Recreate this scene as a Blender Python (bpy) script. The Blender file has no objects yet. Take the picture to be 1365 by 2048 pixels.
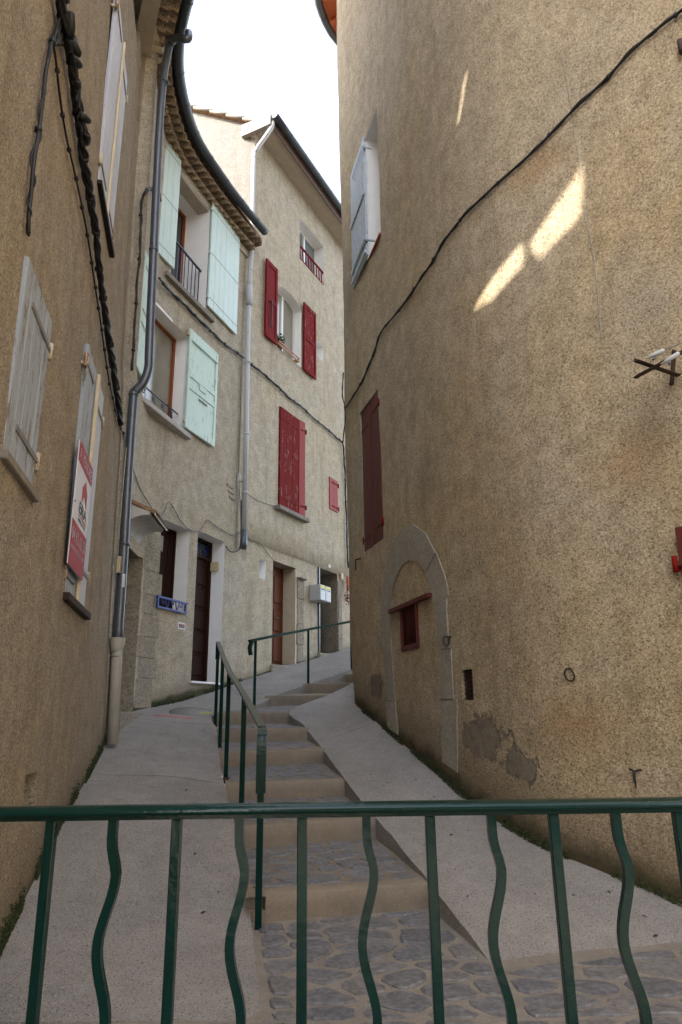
import bpy, bmesh, math, random
from mathutils import Vector, Matrix, noise
rnd = random.Random(7)
R_ = math.radians
# ------------------------------------------------------------------ camera, sky, sun, exposure
scn = bpy.context.scene
FPX, PITCH, ROLL = 1365.0, R_(16.45), R_(.77)
U0 = Vector((0, -math.sin(PITCH), math.cos(PITCH))); FW = Vector((0, math.cos(PITCH), math.sin(PITCH)))
CR = Vector((1, 0, 0))*math.cos(ROLL) - U0*math.sin(ROLL)
CU = Vector((1, 0, 0))*math.sin(ROLL) + U0*math.cos(ROLL)
cd = bpy.data.cameras.new('camera'); cam = bpy.data.objects.new('camera', cd); scn.collection.objects.link(cam)
cam.matrix_world = Matrix((CR, CU, -FW)).transposed().to_4x4()
cd.sensor_fit = 'VERTICAL'; cd.sensor_height = 36; cd.lens = 36*FPX/2048; cd.clip_start = .05; cd.clip_end = 500
scn.camera = cam
SUN_DIR = Vector((-.60, -.60, .53)).normalized()          # towards the sun
w = bpy.data.worlds.new('World'); scn.world = w; w.use_nodes = True
nt = w.node_tree; bg = nt.nodes['Background']; sky = nt.nodes.new('ShaderNodeTexSky')
sky.sky_type = 'NISHITA'; sky.sun_disc = False
sky.sun_elevation = math.asin(SUN_DIR.z); sky.sun_rotation = math.atan2(SUN_DIR.x, SUN_DIR.y)
sky.air_density = 1.0; sky.dust_density = 4.0; sky.ozone_density = 1.0; sky.altitude = 300
hs = nt.nodes.new('ShaderNodeHueSaturation'); hs.inputs['Saturation'].default_value = .52
nt.links.new(sky.outputs[0], hs.inputs['Color']); nt.links.new(hs.outputs[0], bg.inputs[0]); bg.inputs[1].default_value = .15
sd = bpy.data.lights.new('sun', 'SUN'); sd.energy = 2.1; sd.angle = R_(1.0); sd.color = (1, .93, .82)
so = bpy.data.objects.new('sun', sd); scn.collection.objects.link(so); so.location = (-20, -20, 30)
so.rotation_euler = SUN_DIR.to_track_quat('Z', 'Y').to_euler()
scn.view_settings.view_transform = 'Standard'; scn.view_settings.look = 'None'
scn.view_settings.exposure = 2.86; scn.view_settings.gamma = 1; scn.view_settings.use_curve_mapping = False
try:
    scn.cycles.max_bounces = 8; scn.cycles.diffuse_bounces = 5
except Exception: pass

# ------------------------------------------------------------------ helpers
def ray(x, y):
    return FW + CR*((x-682.5)/FPX) + CU*((1024-y)/FPX)
def at(x, y, Y):
    d = ray(x, y); return d*(Y/d.y)
def atz(x, y, z):
    d = ray(x, y); return d*(z/d.z)
def lerp(a, b, t): return a+(b-a)*t
def interp(tab, x):
    if x <= tab[0][0]: return tab[0][1]
    for (a, va), (b, vb) in zip(tab, tab[1:]):
        if x <= b: return lerp(va, vb, (x-a)/(b-a))
    return tab[-1][1]
def catmull(pts, n=6):
    P = [Vector(p) for p in pts]; out = []
    for i in range(len(P)-1):
        p0 = P[max(i-1, 0)]; p1 = P[i]; p2 = P[i+1]; p3 = P[min(i+2, len(P)-1)]
        for k in range(n):
            t = k/n
            out.append(.5*((2*p1)+(p2-p0)*t+(2*p0-5*p1+4*p2-p3)*t*t+(3*p1-p0-3*p2+p3)*t**3))
    out.append(P[-1]); return out

def root_loc(o):
    v = Vector((0, 0, 0))
    while o is not None: v += o.location; o = o.parent
    return v
def tag(o, label=None, cat=None, group=None, kind=None):
    if label: o['label'] = label
    if cat: o['category'] = cat
    if group: o['group'] = group
    if kind: o['kind'] = kind
    return o
def thing(name, loc, label, cat, group=None):
    o = bpy.data.objects.new(name, None); scn.collection.objects.link(o); o.location = loc
    o.empty_display_size = .1
    return tag(o, label, cat, group)
def link(name, me, parent, loc=(0, 0, 0), rot=None):
    o = bpy.data.objects.new(name, me); scn.collection.objects.link(o)
    if parent is not None: o.parent = parent
    o.location = loc
    if rot is not None: o.rotation_euler = rot
    return o

class MB:
    def __init__(s, M=None): s.v = []; s.f = []; s.sm = []; s.M = M or Matrix.Identity(4)
    def add(s, vs, fs, smooth=False):
        n = len(s.v); s.v += [s.M @ Vector(p) for p in vs]; s.f += [tuple(i+n for i in f) for f in fs]; s.sm += [smooth]*len(fs); return s
    def box(s, x0, x1, y0, y1, z0, z1, b=0):
        if b <= 0:
            vs = [(x, y, z) for x in (x0, x1) for y in (y0, y1) for z in (z0, z1)]
            return s.add(vs, [(0, 1, 3, 2), (4, 6, 7, 5), (0, 4, 5, 1), (2, 3, 7, 6), (0, 2, 6, 4), (1, 5, 7, 3)])
        # bevelled box: 24 verts
        bm = bmesh.new(); bmesh.ops.create_cube(bm, size=1)
        for q in bm.verts: q.co = Vector((lerp(x0, x1, q.co.x+.5), lerp(y0, y1, q.co.y+.5), lerp(z0, z1, q.co.z+.5)))
        bmesh.ops.bevel(bm, geom=bm.edges[:], offset=b, segments=1, affect='EDGES')
        bm.verts.index_update()
        s.add([q.co[:] for q in bm.verts], [[q.index for q in f.verts] for f in bm.faces]); bm.free(); return s
    def prism(s, poly, axis, a0, a1):
        # poly 2D in the two other axes; axis 'x','y','z'
        def mk(p, a):
            return {'x': (a, p[0], p[1]), 'y': (p[0], a, p[1]), 'z': (p[0], p[1], a)}[axis]
        n = len(poly); vs = [mk(p, a0) for p in poly]+[mk(p, a1) for p in poly]
        return s.add(vs, [tuple(range(n))[::-1], tuple(range(n, 2*n))]+[(i, (i+1) % n, n+(i+1) % n, n+i) for i in range(n)])
    def tube(s, path, r, n=8, cap=True, closed=False, up=None, ell=1.0):
        P = [Vector(p) for p in path]; m = len(P); vs = []; fs = []
        rr = r if isinstance(r, (list, tuple)) else [r]*m
        ref = Vector(up) if up else None; prev = None
        for i, p in enumerate(P):
            if closed: t = P[(i+1) % m]-P[i-1]
            else: t = P[min(i+1, m-1)]-P[max(i-1, 0)]
            if t.length < 1e-9: t = Vector((0, 0, 1))
            t.normalize()
            if prev is None:
                a = ref or (Vector((0, 0, 1)) if abs(t.z) < .9 else Vector((1, 0, 0)))
            else: a = prev
            a = (a - t*a.dot(t)).normalized(); b = t.cross(a); prev = a
            for k in range(n):
                an = 2*math.pi*k/n
                vs.append(p+(a*math.cos(an)*ell+b*math.sin(an))*rr[i])
        for i in range(m if closed else m-1):
            j = (i+1) % m
            for k in range(n): fs.append((i*n+k, i*n+(k+1) % n, j*n+(k+1) % n, j*n+k))
        if cap and not closed:
            fs.append(tuple(range(n))[::-1]); fs.append(tuple((m-1)*n+k for k in range(n)))
        return s.add(vs, fs, True)
    def strip(s, path, prof, up=(0, 0, 1), cap=True, smooth=False):
        # sweep closed profile (side, up) along a path, profile kept upright
        P = [Vector(p) for p in path]; m = len(P); n = len(prof); vs = []; fs = []
        for i, p in enumerate(P):
            t = (P[min(i+1, m-1)]-P[max(i-1, 0)]).normalized(); side = t.cross(Vector(up)).normalized(); u = side.cross(t)
            for a, b in prof: vs.append(p+side*a+u*b)
        for i in range(m-1):
            for k in range(n): fs.append((i*n+k, (i+1)*n+k, (i+1)*n+(k+1) % n, i*n+(k+1) % n))
        if cap: fs.append(tuple(range(n))); fs.append(tuple((m-1)*n+k for k in range(n))[::-1])
        return s.add(vs, fs, smooth)
    def mesh(s, name, mat, off):
        me = bpy.data.meshes.new(name); me.from_pydata([(p-off)[:] for p in s.v], [], s.f)
        me.polygons.foreach_set('use_smooth', s.sm)
        bm = bmesh.new(); bm.from_mesh(me); bmesh.ops.recalc_face_normals(bm, faces=bm.faces); bm.to_mesh(me); bm.free()
        if mat: me.materials.append(mat)
        me.update(); return me
    def build(s, name, mat, parent=None, base=None):
        off = root_loc(parent) if parent is not None else Vector(base or (0, 0, 0))
        return link(name, s.mesh(name, mat, off), parent, (0, 0, 0) if parent is not None else off)

# ------------------------------------------------------------------ materials
def srgb(h):
    if isinstance(h, str):
        c = [int(h[i:i+2], 16)/255 for i in (0, 2, 4)]
        return tuple((x/12.92 if x < .04045 else ((x+.055)/1.055)**2.4) for x in c)+(1,)
    return tuple(h)+(1,) if len(h) == 3 else tuple(h)
class NT:
    def __init__(s, name):
        s.m = bpy.data.materials.new(name); s.m.use_nodes = True; s.t = s.m.node_tree; s.b = s.t.nodes['Principled BSDF']
        s.geo = s.n('ShaderNodeNewGeometry'); s.tc = s.n('ShaderNodeTexCoord')
    def n(s, k, **kw):
        o = s.t.nodes.new(k)
        for a, b in kw.items(): setattr(o, a, b)
        return o
    def l(s, a, b): s.t.links.new(a, b)
    def pos(s, scale=(1, 1, 1), obj=False):
        mp = s.n('ShaderNodeMapping'); mp.inputs['Scale'].default_value = scale
        s.l(s.tc.outputs['Object'] if obj else s.geo.outputs['Position'], mp.inputs['Vector']); return mp.outputs[0]
    def noise(s, vec, scale, detail=4, rough=.55, dist=0):
        o = s.n('ShaderNodeTexNoise'); o.inputs['Scale'].default_value = scale; o.inputs['Detail'].default_value = detail
        o.inputs['Roughness'].default_value = rough; o.inputs['Distortion'].default_value = dist; s.l(vec, o.inputs['Vector']); return o.outputs['Fac']
    def vor(s, vec, scale, feature='F1', out='Distance', rand=1):
        o = s.n('ShaderNodeTexVoronoi', feature=feature); o.inputs['Scale'].default_value = scale; o.inputs['Randomness'].default_value = rand
        s.l(vec, o.inputs['Vector']); return o.outputs[out]
    def ramp(s, fac, stops, interp='LINEAR'):
        o = s.n('ShaderNodeValToRGB'); e = o.color_ramp.elements; o.color_ramp.interpolation = interp
        while len(e) < len(stops): e.new(.5)
        for q, (p, c) in zip(e, stops):
            q.position = p; q.color = (c, c, c, 1) if isinstance(c, (int, float)) else srgb(c)
        s.l(fac, o.inputs[0]); return o.outputs[0]
    def mix(s, f, a, b, mode='MIX'):
        o = s.n('ShaderNodeMix', data_type='RGBA', blend_type=mode); s.put(f, o.inputs[0]); s.put(a, o.inputs[6]); s.put(b, o.inputs[7]); return o.outputs[2]
    def put(s, v, sock):
        if isinstance(v, (int, float)): sock.default_value = v
        elif isinstance(v, (tuple, list, str)): sock.default_value = srgb(v)
        else: s.l(v, sock)
    def math(s, op, a, b=0, c=0, clamp=False):
        o = s.n('ShaderNodeMath', operation=op, use_clamp=clamp)
        for v, q in zip((a, b, c), o.inputs):
            if isinstance(v, (int, float)): q.default_value = v
            else: s.l(v, q)
        return o.outputs[0]
    def bump(s, h, dist, strength=1, prev=None):
        o = s.n('ShaderNodeBump'); o.inputs['Distance'].default_value = dist; o.inputs['Strength'].default_value = strength
        s.l(h, o.inputs['Height'])
        if prev: s.l(prev, o.inputs['Normal'])
        return o.outputs[0]
    def fin(s, col, rough=.8, nrm=None, metal=0, spec=.3):
        s.put(col, s.b.inputs['Base Color']); s.put(rough, s.b.inputs['Roughness']); s.b.inputs['Metallic'].default_value = metal
        s.b.inputs['Specular IOR Level'].default_value = spec
        if nrm: s.l(nrm, s.b.inputs['Normal'])
        return s.m

def roughcast(name, tan, grey, pit, lite, grain=55, dist=.012, patches=(), moss=None, streak=.5, warmscale=.7, greytop=0, stain=None):
    t = NT(name); p = t.pos()
    big = t.noise(p, warmscale, 4, .6, .4); mid = t.noise(p, 5, 4, .6)
    col = t.mix(t.ramp(big, [(.36, 0), (.64, 1)]), tan, grey)
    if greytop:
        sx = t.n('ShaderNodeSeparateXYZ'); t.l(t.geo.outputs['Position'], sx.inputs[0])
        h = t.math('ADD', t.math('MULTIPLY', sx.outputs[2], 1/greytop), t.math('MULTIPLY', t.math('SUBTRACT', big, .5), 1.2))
        col = t.mix(t.ramp(h, [(.25, 0), (1, .85)]), col, grey)  # greyer and lighter with height: light falloff up the wall painted into the colour
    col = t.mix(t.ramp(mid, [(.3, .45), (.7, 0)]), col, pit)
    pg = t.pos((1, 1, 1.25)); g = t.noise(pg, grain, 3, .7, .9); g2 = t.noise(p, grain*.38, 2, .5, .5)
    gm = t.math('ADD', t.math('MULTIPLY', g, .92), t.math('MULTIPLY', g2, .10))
    col = t.mix(t.ramp(gm, [(.41, .8), (.475, .28), (.53, 0)]), col, pit)  # darkens the pits of the grain: cavity shade painted in, besides dirt
    col = t.mix(t.ramp(gm, [(.545, 0), (.66, .8)]), col, lite)
    # rain streaks hanging down the wall
    sp = t.pos((3.2, 3.2, .28)); st = t.noise(sp, 1.6, 5, .7, .2)
    col = t.mix(t.ramp(st, [(.52, 0), (.75, streak)]), col, pit)
    hgt = gm
    if moss:
        (sl, c0, wd, mc) = moss
        sx = t.n('ShaderNodeSeparateXYZ'); t.l(t.geo.outputs['Position'], sx.inputs[0])
        h = t.math('SUBTRACT', sx.outputs[2], t.math('ADD', t.math('MULTIPLY', sx.outputs[1], sl), c0))
        h = t.math('SUBTRACT', h, t.math('MULTIPLY', t.math('SUBTRACT', mid, .5), 1.6*wd))
        h = t.math('SUBTRACT', h, t.math('MULTIPLY', t.math('SUBTRACT', big, .5), 2.2*wd))
        damp = t.ramp(t.math('DIVIDE', h, wd*5), [(.0, .8), (.32, .45), (.75, 0)])
        col = t.mix(damp, col, srgb(pit)[:3])
        col = t.mix(t.ramp(t.math('DIVIDE', h, wd*1.6), [(.2, .9), (.75, 0)]), col, mc)
    pn = t.noise(p, 5.5, 6, .78, .6) if patches else None; pn2 = t.noise(p, 12, 4, .7) if patches else None
    for (c, r, pc, soft) in patches:
        v = t.n('ShaderNodeVectorMath', operation='SUBTRACT'); t.l(t.geo.outputs['Position'], v.inputs[0]); v.inputs[1].default_value = c
        d = t.n('ShaderNodeVectorMath', operation='DIVIDE'); t.l(v.outputs[0], d.inputs[0]); d.inputs[1].default_value = r
        L = t.n('ShaderNodeVectorMath', operation='LENGTH'); t.l(d.outputs[0], L.inputs[0])
        e = t.math('ADD', L.outputs['Value'], t.math('MULTIPLY', t.math('SUBTRACT', pn, .5), 3.4 if soft < .1 else .8))
        if soft > .1: e = t.math('ADD', e, .25)
        k = t.ramp(e, [(.9-soft, 1), (.9+soft, 0)])
        pcol = t.mix(pn2, pc, pit)
        if soft > .1:
            k = t.math('MULTIPLY', k, .55); col = t.mix(k, col, t.mix(t.ramp(gm, [(.4, .8), (.56, 0)]), pc, pit)); continue
        col = t.mix(k, col, pcol); hgt = t.math('SUBTRACT', t.mix(k, hgt, pn2), t.math('MULTIPLY', k, 1.2 if soft < .1 else 0))
    nb = t.bump(t.noise(p, 3, 3, .5), .05, .5); nb = t.bump(hgt, dist, 1, nb)
    return t.fin(col, .95, nb, spec=.15)

def paint(name, col, worn=None, amt=.5, rough=.5, grain=True, spec=.4, scale=18):
    t = NT(name); p = t.pos((1, 1, .12)) if grain else t.pos()
    n1 = t.noise(p, scale, 5, .65); n2 = t.noise(t.pos(), 2.5, 3)
    c = t.mix(t.ramp(n2, [(.3, .22), (.7, 0)]), col, tuple(x*.72 for x in srgb(col)[:3]))
    c = t.mix(t.ramp(n1, [(.35, .14), (.6, 0)]), c, tuple(x*.6 for x in srgb(col)[:3]))
    if worn:
        n3 = t.noise(t.pos((1.6, 1.6, .28)), 11, 8, .82)
        c = t.mix(t.ramp(n3, [(.62-.12*amt, 0), (.64-.12*amt, 1)]), c, worn)
    return t.fin(c, rough, t.bump(n1, .003, .5), spec=spec)
def plain(name, col, rough=.5, metal=0, spec=.4, var=.25, scale=8, bump=.002):
    t = NT(name); n = t.noise(t.pos(), scale, 5, .6)
    c = t.mix(t.ramp(n, [(.3, var), (.7, 0)]), col, tuple(x*.45 for x in srgb(col)[:3]))
    return t.fin(c, rough, t.bump(t.noise(t.pos(), scale*6, 3), bump, .6), metal, spec)

M = {}
TAN, GRY, PIT, LIT = (.40, .285, .155), (.36, .30, .225), (.115, .092, .068), (.58, .51, .41)
def concrete(name, c1, c2, dark, spk=340, peb=1):
    t = NT(name); p = t.pos()
    c = t.mix(t.ramp(t.noise(p, 1.3, 5, .6, .5), [(.35, 0), (.68, 1)]), c1, c2)
    c = t.mix(t.ramp(t.noise(p, 7, 4, .6), [(.3, .28), (.6, 0)]), c, dark)
    v = t.n('ShaderNodeTexVoronoi'); v.inputs['Scale'].default_value = spk*.3; t.l(p, v.inputs['Vector'])
    sr = t.n('ShaderNodeSeparateColor'); t.l(v.outputs['Color'], sr.inputs[0])
    inn = t.ramp(v.outputs['Distance'], [(.32, 1), (.45, 0)])
    inn = t.math('MULTIPLY', inn, peb)
    c = t.mix(t.math('MULTIPLY', inn, t.ramp(sr.outputs[0], [(.66, 0), (.70, .85)])), c, (.06, .05, .048))
    c = t.mix(t.math('MULTIPLY', inn, t.ramp(sr.outputs[1], [(.74, 0), (.78, .6)])), c, (.55, .5, .45))
    c = t.mix(t.math('MULTIPLY', inn, t.ramp(sr.outputs[2], [(.82, 0), (.85, .5)])), c, (.26, .14, .1))
    g = t.noise(p, 120, 3, .7)
    c = t.mix(t.ramp(g, [(.35, .35), (.5, 0)]), c, dark)
    h = t.math('ADD', t.math('MULTIPLY', g, .6), t.math('MULTIPLY', inn, .4))
    return t.fin(c, .88, t.bump(h, .004, .8, t.bump(t.noise(p, 2.2, 3), .03, .5)), spec=.25)
M['ramp'] = concrete('washed_concrete', (.32, .298, .272), (.245, .232, .216), (.15, .135, .125))
M['step'] = concrete('step_concrete', (.25, .205, .15), (.205, .175, .14), (.085, .07, .055), 340, .25)
M['mortar'] = concrete('joint_mortar', (.29, .255, .21), (.24, .215, .18), (.1, .085, .075), 340, .35)
def stone_mat():
    t = NT('blue_grey_stone'); p = t.pos(); oi = t.n('ShaderNodeObjectInfo')
    c = t.ramp(oi.outputs['Random'], [(0, (.13, .132, .135)), (.35, (.185, .182, .178)), (.6, (.15, .152, .157)), (.8, (.21, .195, .175)), (1, (.118, .122, .13))])
    v = t.noise(t.pos(), 9, 6, .7, 1.5)
    c = t.mix(t.ramp(v, [(.42, 0), (.5, .55), (.56, 0)]), c, (.26, .25, .27))
    c = t.mix(t.ramp(t.noise(p, 30, 4), [(.35, .5), (.6, 0)]), c, (.05, .05, .06))
    return t.fin(c, t.ramp(v, [(0, .42), (1, .7)]), t.bump(v, .012, .9), spec=.4)
M['stone'] = stone_mat()
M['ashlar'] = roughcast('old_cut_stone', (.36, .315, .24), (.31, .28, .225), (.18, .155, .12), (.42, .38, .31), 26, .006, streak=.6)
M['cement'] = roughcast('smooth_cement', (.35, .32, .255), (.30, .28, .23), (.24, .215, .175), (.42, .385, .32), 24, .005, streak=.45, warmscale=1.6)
M['white'] = plain('white_painted_reveal', (.84, .83, .81), .7, var=.12, scale=4)
M['whiteframe'] = plain('white_window_frame', (.78, .78, .76), .4, var=.1)
M['canopy'] = plain('greyed_plaster', (.50, .49, .47), .85, var=.45, scale=6)
M['cream'] = plain('cream_jamb', (.6, .52, .38), .7)
M['mint'] = paint('mint_paint', (.60, .74, .70), (.36, .47, .42), .15, .5)
M['mintpeel'] = paint('weathered_mint_paint', (.54, .69, .60), (.27, .33, .28), .35, .55)
M['redpaint'] = paint('worn_red_paint', (.165, .009, .007), (.30, .22, .18), .30, .7, spec=.05)
M['redclean'] = paint('red_paint', (.175, .009, .008), (.28, .18, .15), .02, .65, spec=.06)
M['pinkred'] = paint('faded_red_paint', (.30, .035, .032), (.3, .12, .1), .15, .6, spec=.2)
M['oxblood'] = paint('oxblood_paint', (.105, .024, .018), (.2, .13, .1), .0, .6, spec=.2)
M['greypaint'] = paint('grey_weathered_paint', (.33, .37, .41), (.16, .13, .10), .62, .6)
M['lilacpaint'] = paint('pale_grey_blue_paint', (.50, .52, .58), (.28, .26, .25), .2, .55)
M['bluegrey'] = paint('blue_grey_weathered_paint', (.42, .49, .56), (.15, .14, .13), .5, .55)
M['strap'] = plain('painted_iron_strap', (.2, .19, .18), .6)
M['ivoryhinge'] = paint('ivory_hinge', (.55, .48, .36), (.22, .1, .04), .6, .5)
M['brownwood'] = paint('varnished_brown_wood', (.028, .011, .006), None, 0, .6, spec=.08)
M['louver'] = paint('brown_louver_wood', (.026, .010, .006), None, 0, .65, spec=.08)
M['redwood'] = paint('reddish_door_wood', (.13, .036, .012), None, 0, .5, spec=.25)
M['orangewood'] = paint('orange_window_wood', (.24, .06, .014), None, 0, .5, spec=.25)
M['sillwood'] = paint('pine_planter_wood', (.4, .19, .09), None, 0, .5)
M['zinc'] = plain('grey_zinc', (.12, .135, .155), .38, .55, .5, .3, 5)
M['zincdark'] = plain('dark_zinc', (.055, .063, .072), .4, .4, .5, .3, 5)
M['pvc'] = plain('grey_white_plastic_pipe', (.50, .51, .52), .35, 0, .5, .12)
M['pvcdirty'] = plain('beige_plastic_pipe', (.46, .44, .38), .45, 0, .4, .3)
M['cable'] = plain('black_cable', (.009, .009, .010), .5, 0, .4, .2)
M['greycable'] = plain('grey_cable', (.18, .175, .16), .6)
M['iron'] = plain('dark_iron', (.02, .018, .017), .5, .3)
M['rust'] = plain('rusty_iron', (.05, .027, .02), .75, .2, var=.6)
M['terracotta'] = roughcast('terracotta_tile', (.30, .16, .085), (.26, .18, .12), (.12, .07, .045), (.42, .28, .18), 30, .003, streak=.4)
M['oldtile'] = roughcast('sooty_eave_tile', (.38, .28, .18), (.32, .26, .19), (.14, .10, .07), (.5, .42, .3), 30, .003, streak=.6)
M['orangeboard'] = paint('orange_eave_board', (.5, .13, .045), None, 0, .6)
M['soffit'] = plain('plaster_soffit', (.42, .36, .28), .85)
M['fascia'] = plain('brown_fascia', (.12, .07, .05), .6)
M['sillstone'] = plain('sill_stone', (.25, .225, .19), .85, var=.6, scale=14)
M['sillpale'] = plain('whitewashed_sill', (.48, .45, .42), .85, var=.5, scale=14)
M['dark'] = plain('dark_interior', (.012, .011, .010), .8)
M['beigebox'] = plain('beige_plastic', (.55, .46, .28), .5)
M['greybox'] = plain('light_grey_plastic', (.48, .50, .52), .4, var=.1)
M['yellow'] = plain('yellow_label', (.7, .6, .05), .5, var=.1)
M['curtain'] = plain('pale_curtain', (.52, .49, .38), .9, var=.15)
M['bluerail'] = plain('blue_paint', (.008, .035, .22), .45, 0, .2, .2)
M['navyrail'] = plain('navy_paint', (.012, .022, .06), .4, 0, .5, .2)
def green_mat():
    t = NT('dark_green_paint'); n = t.noise(t.pos(), 6, 4); s2 = t.noise(t.pos(), 260, 3, .7)
    c = t.mix(t.ramp(n, [(.3, .4), (.7, 0)]), (.0, .021, .017), (.0, .012, .010))
    c = t.mix(t.ramp(s2, [(.66, 0), (.72, .5)]), c, (.12, .16, .13))
    return t.fin(c, t.ramp(n, [(.2, .09), (.8, .18)]), t.bump(t.noise(t.pos(), 45, 3), .0015, .6), 0, .3)
M['green'] = green_mat(); M['greenmatt'] = plain('matt_green_paint', (.003, .028, .020), .6, 0, .08, .2)
M['signred'] = plain('sign_red', (.36, .010, .018), .5, spec=.2, var=.05)
M['signwhite'] = plain('sign_white', (.66, .66, .70), .4, var=.08)
M['signgrey'] = plain('sign_dark_print', (.06, .06, .09), .5, var=.05)
M['leaf'] = plain('leaf_green', (.045, .12, .03), .6, var=.5, scale=30)
M['moss'] = plain('moss_green', (.04, .055, .018), .95, var=.6, scale=30)
M['pepper'] = plain('dried_red_petals', (.22, .03, .02), .5, var=.5, scale=40)
M['cloth'] = plain('orange_white_ribbon', (.5, .16, .09), .8, var=.6, scale=18)
M['paper'] = plain('paper_white', (.7, .7, .68), .7, var=.05)
M['pinkmark'] = plain('pink_spray_paint', (.75, .12, .10), .8, var=.3)
M['yellowmark'] = plain('yellow_spray_paint', (.42, .45, .05), .8, var=.3)
def glass(name, tint, rough=.06):
    t = NT(name); n = t.noise(t.pos(), 2.5, 2)
    return t.fin(t.mix(n, tint, tuple(x*.6 for x in tint)), rough, t.bump(n, .01, .2), 0, .8)
M['glass'] = glass('dark_window_glass', (.03, .035, .04)); M['glasspale'] = glass('curtained_glass', (.33, .31, .24), .12); M['glassgrey'] = glass('grey_glass', (.16, .2, .2), .08)

# ------------------------------------------------------------------ walls of the place
class Wall:
    def __init__(s, p0, p1, z0, z1, out, off=None, seed=0, und=.012):
        s.p0 = [Vector(p) for p in p0]; s.p1 = [Vector(p) for p in p1]; s.z0 = z0; s.z1 = z1; s.out = out; s.offf = off; s.seed = seed; s.und = und
        s.S = [0]
        for a, b in zip(s.p0, s.p0[1:]): s.S.append(s.S[-1]+(b-a).length)
    def plan(s, sv, z):
        k = (z-s.z0)/(s.z1-s.z0); n = len(s.S)
        i = 0
        while i < n-2 and sv > s.S[i+1]: i += 1
        t = (sv-s.S[i])/(s.S[i+1]-s.S[i])
        a = s.p0[i].lerp(s.p0[i+1], t); b = s.p1[i].lerp(s.p1[i+1], t)
        d = (s.p0[i+1]-s.p0[i]).lerp(s.p1[i+1]-s.p1[i], k)
        # smoothed tangent for the normal
        tt = d.normalized(); nn = Vector((tt.y, -tt.x))*s.out
        return a.lerp(b, k), tt, nn
    def off(s, sv, z):
        o = s.offf(sv, z, s) if s.offf else 0
        return o + s.und*noise.noise(Vector((sv*.7+s.seed*9, z*.55, s.seed))) + s.und*.4*noise.noise(Vector((sv*2.3, z*2.1+s.seed, 5)))
    def P(s, sv, z, d=0):
        p, t, n = s.plan(sv, z); q = p+n*(s.off(sv, z)+d); return Vector((q.x, q.y, z))
    def T(s, sv, z=2):
        a = s.plan(sv-.15, z)[0]; b = s.plan(sv+.15, z)[0]; return Vector(((b-a).x, (b-a).y, 0)).normalized()
    def N(s, sv, z=2):
        t = s.T(sv, z); return Vector((t.y, -t.x, 0))*s.out
    def F(s, sv, z, d=0):   # local frame: x along wall, y outwards, z up
        t = s.T(sv, z); n = s.N(sv, z); p = s.P(sv, z, d)
        return Matrix(((t.x, n.x, 0, p.x), (t.y, n.y, 0, p.y), (0, 0, 1, p.z), (0, 0, 0, 1)))
    def hit(s, x, y, d=0):
        r = ray(x, y); z = r.z*6/r.y if r.y else 1; best = None
        for it in range(14):
            best = None
            ss = s.S
            for i in range(len(ss)-1):
                A = s.plan(ss[i]+1e-5, z); B = s.plan(ss[i+1]-1e-5, z)
                a = A[0]+A[2]*(s.off(ss[i], z)+d); b = B[0]+B[2]*(s.off(ss[i+1], z)+d)
                e = b-a; det = r.x*(-e.y)+r.y*e.x
                if abs(det) < 1e-9: continue
                t = (a.x*(-e.y)+a.y*e.x)/det; u = (r.x*a.y-r.y*a.x)/det
                lo = -5 if i == 0 else -.001; hi = 6 if i == len(ss)-2 else 1.001
                if t > .3 and lo <= u <= hi and (best is None or t < best[0]): best = (t, ss[i]+u*(ss[i+1]-ss[i]))
            if best is None: return None
            z = z*.3+.7*best[0]*r.z
        return best[1], best[0]*r.z
    def box4(s, c, d=0):
        h = [s.hit(*p, d) for p in c]   # TL TR BR BL in image
        a = (h[0][0]+h[3][0])/2; b = (h[1][0]+h[2][0])/2
        if a > b: a, b = b, a
        return a, b, (h[2][1]+h[3][1])/2, (h[0][1]+h[1][1])/2
    def mesh(s, smax, zlo, zhi, ops, step=.3, smin=0, extra_z=()):
        def ticks(lo, hi, cuts):
            c = sorted(set([lo, hi]+[q for q in cuts if lo < q < hi])); out = []
            for a, b in zip(c, c[1:]):
                n = max(1, int(round((b-a)/step))); out += [lerp(a, b, k/n) for k in range(n)]
            return out+[hi]
        sv = ticks(smin, smax, [o[0] for o in ops]+[o[1] for o in ops]+s.S); zv = ticks(zlo, zhi, [o[2] for o in ops]+[o[3] for o in ops]+list(extra_z))
        mb = MB(); idx = {}; vs = []; fs = []
        def vid(i, j):
            if (i, j) not in idx: idx[(i, j)] = len(vs); vs.append(s.P(sv[i], zv[j]))
            return idx[(i, j)]
        for i in range(len(sv)-1):
            cs = (sv[i]+sv[i+1])/2
            for j in range(len(zv)-1):
                cz = (zv[j]+zv[j+1])/2
                if any(o[0] < cs < o[1] and o[2] < cz < o[3] for o in ops): continue
                fs.append((vid(i, j), vid(i+1, j), vid(i+1, j+1), vid(i, j+1)))
        mb.add(vs, fs, True); s.sv = sv; s.zv = zv
        return mb
    def reveal(s, o, depth, mats=None, parent=None, name='reveal', sill=None):
        s0, s1, z0, z1 = o[:4]; e = 1e-6
        sv = [q for q in s.sv if s0-e <= q <= s1+e]; zv = [q for q in s.zv if z0-e <= q <= z1+e]
        nm = s.N((s0+s1)/2, (z0+z1)/2)
        loop = [(a, z1) for a in sv]+[(s1, b) for b in zv[::-1][1:]]+[(a, z0) for a in sv[::-1][1:]]+[(s0, b) for b in zv[1:-1]]
        v = [s.P(a, b) for a, b in loop]; n = len(v); vs = v+[p-nm*depth for p in v]
        mb = MB(); mb.add(vs, [(i, (i+1) % n, n+(i+1) % n, n+i) for i in range(n)])
        # 3 cm return behind the wall face so no light leaks in
        return mb.build(name, mats or M['white'], parent)

def smooth01(x): x = max(0, min(1, x)); return x*x*(3-2*x)
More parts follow.
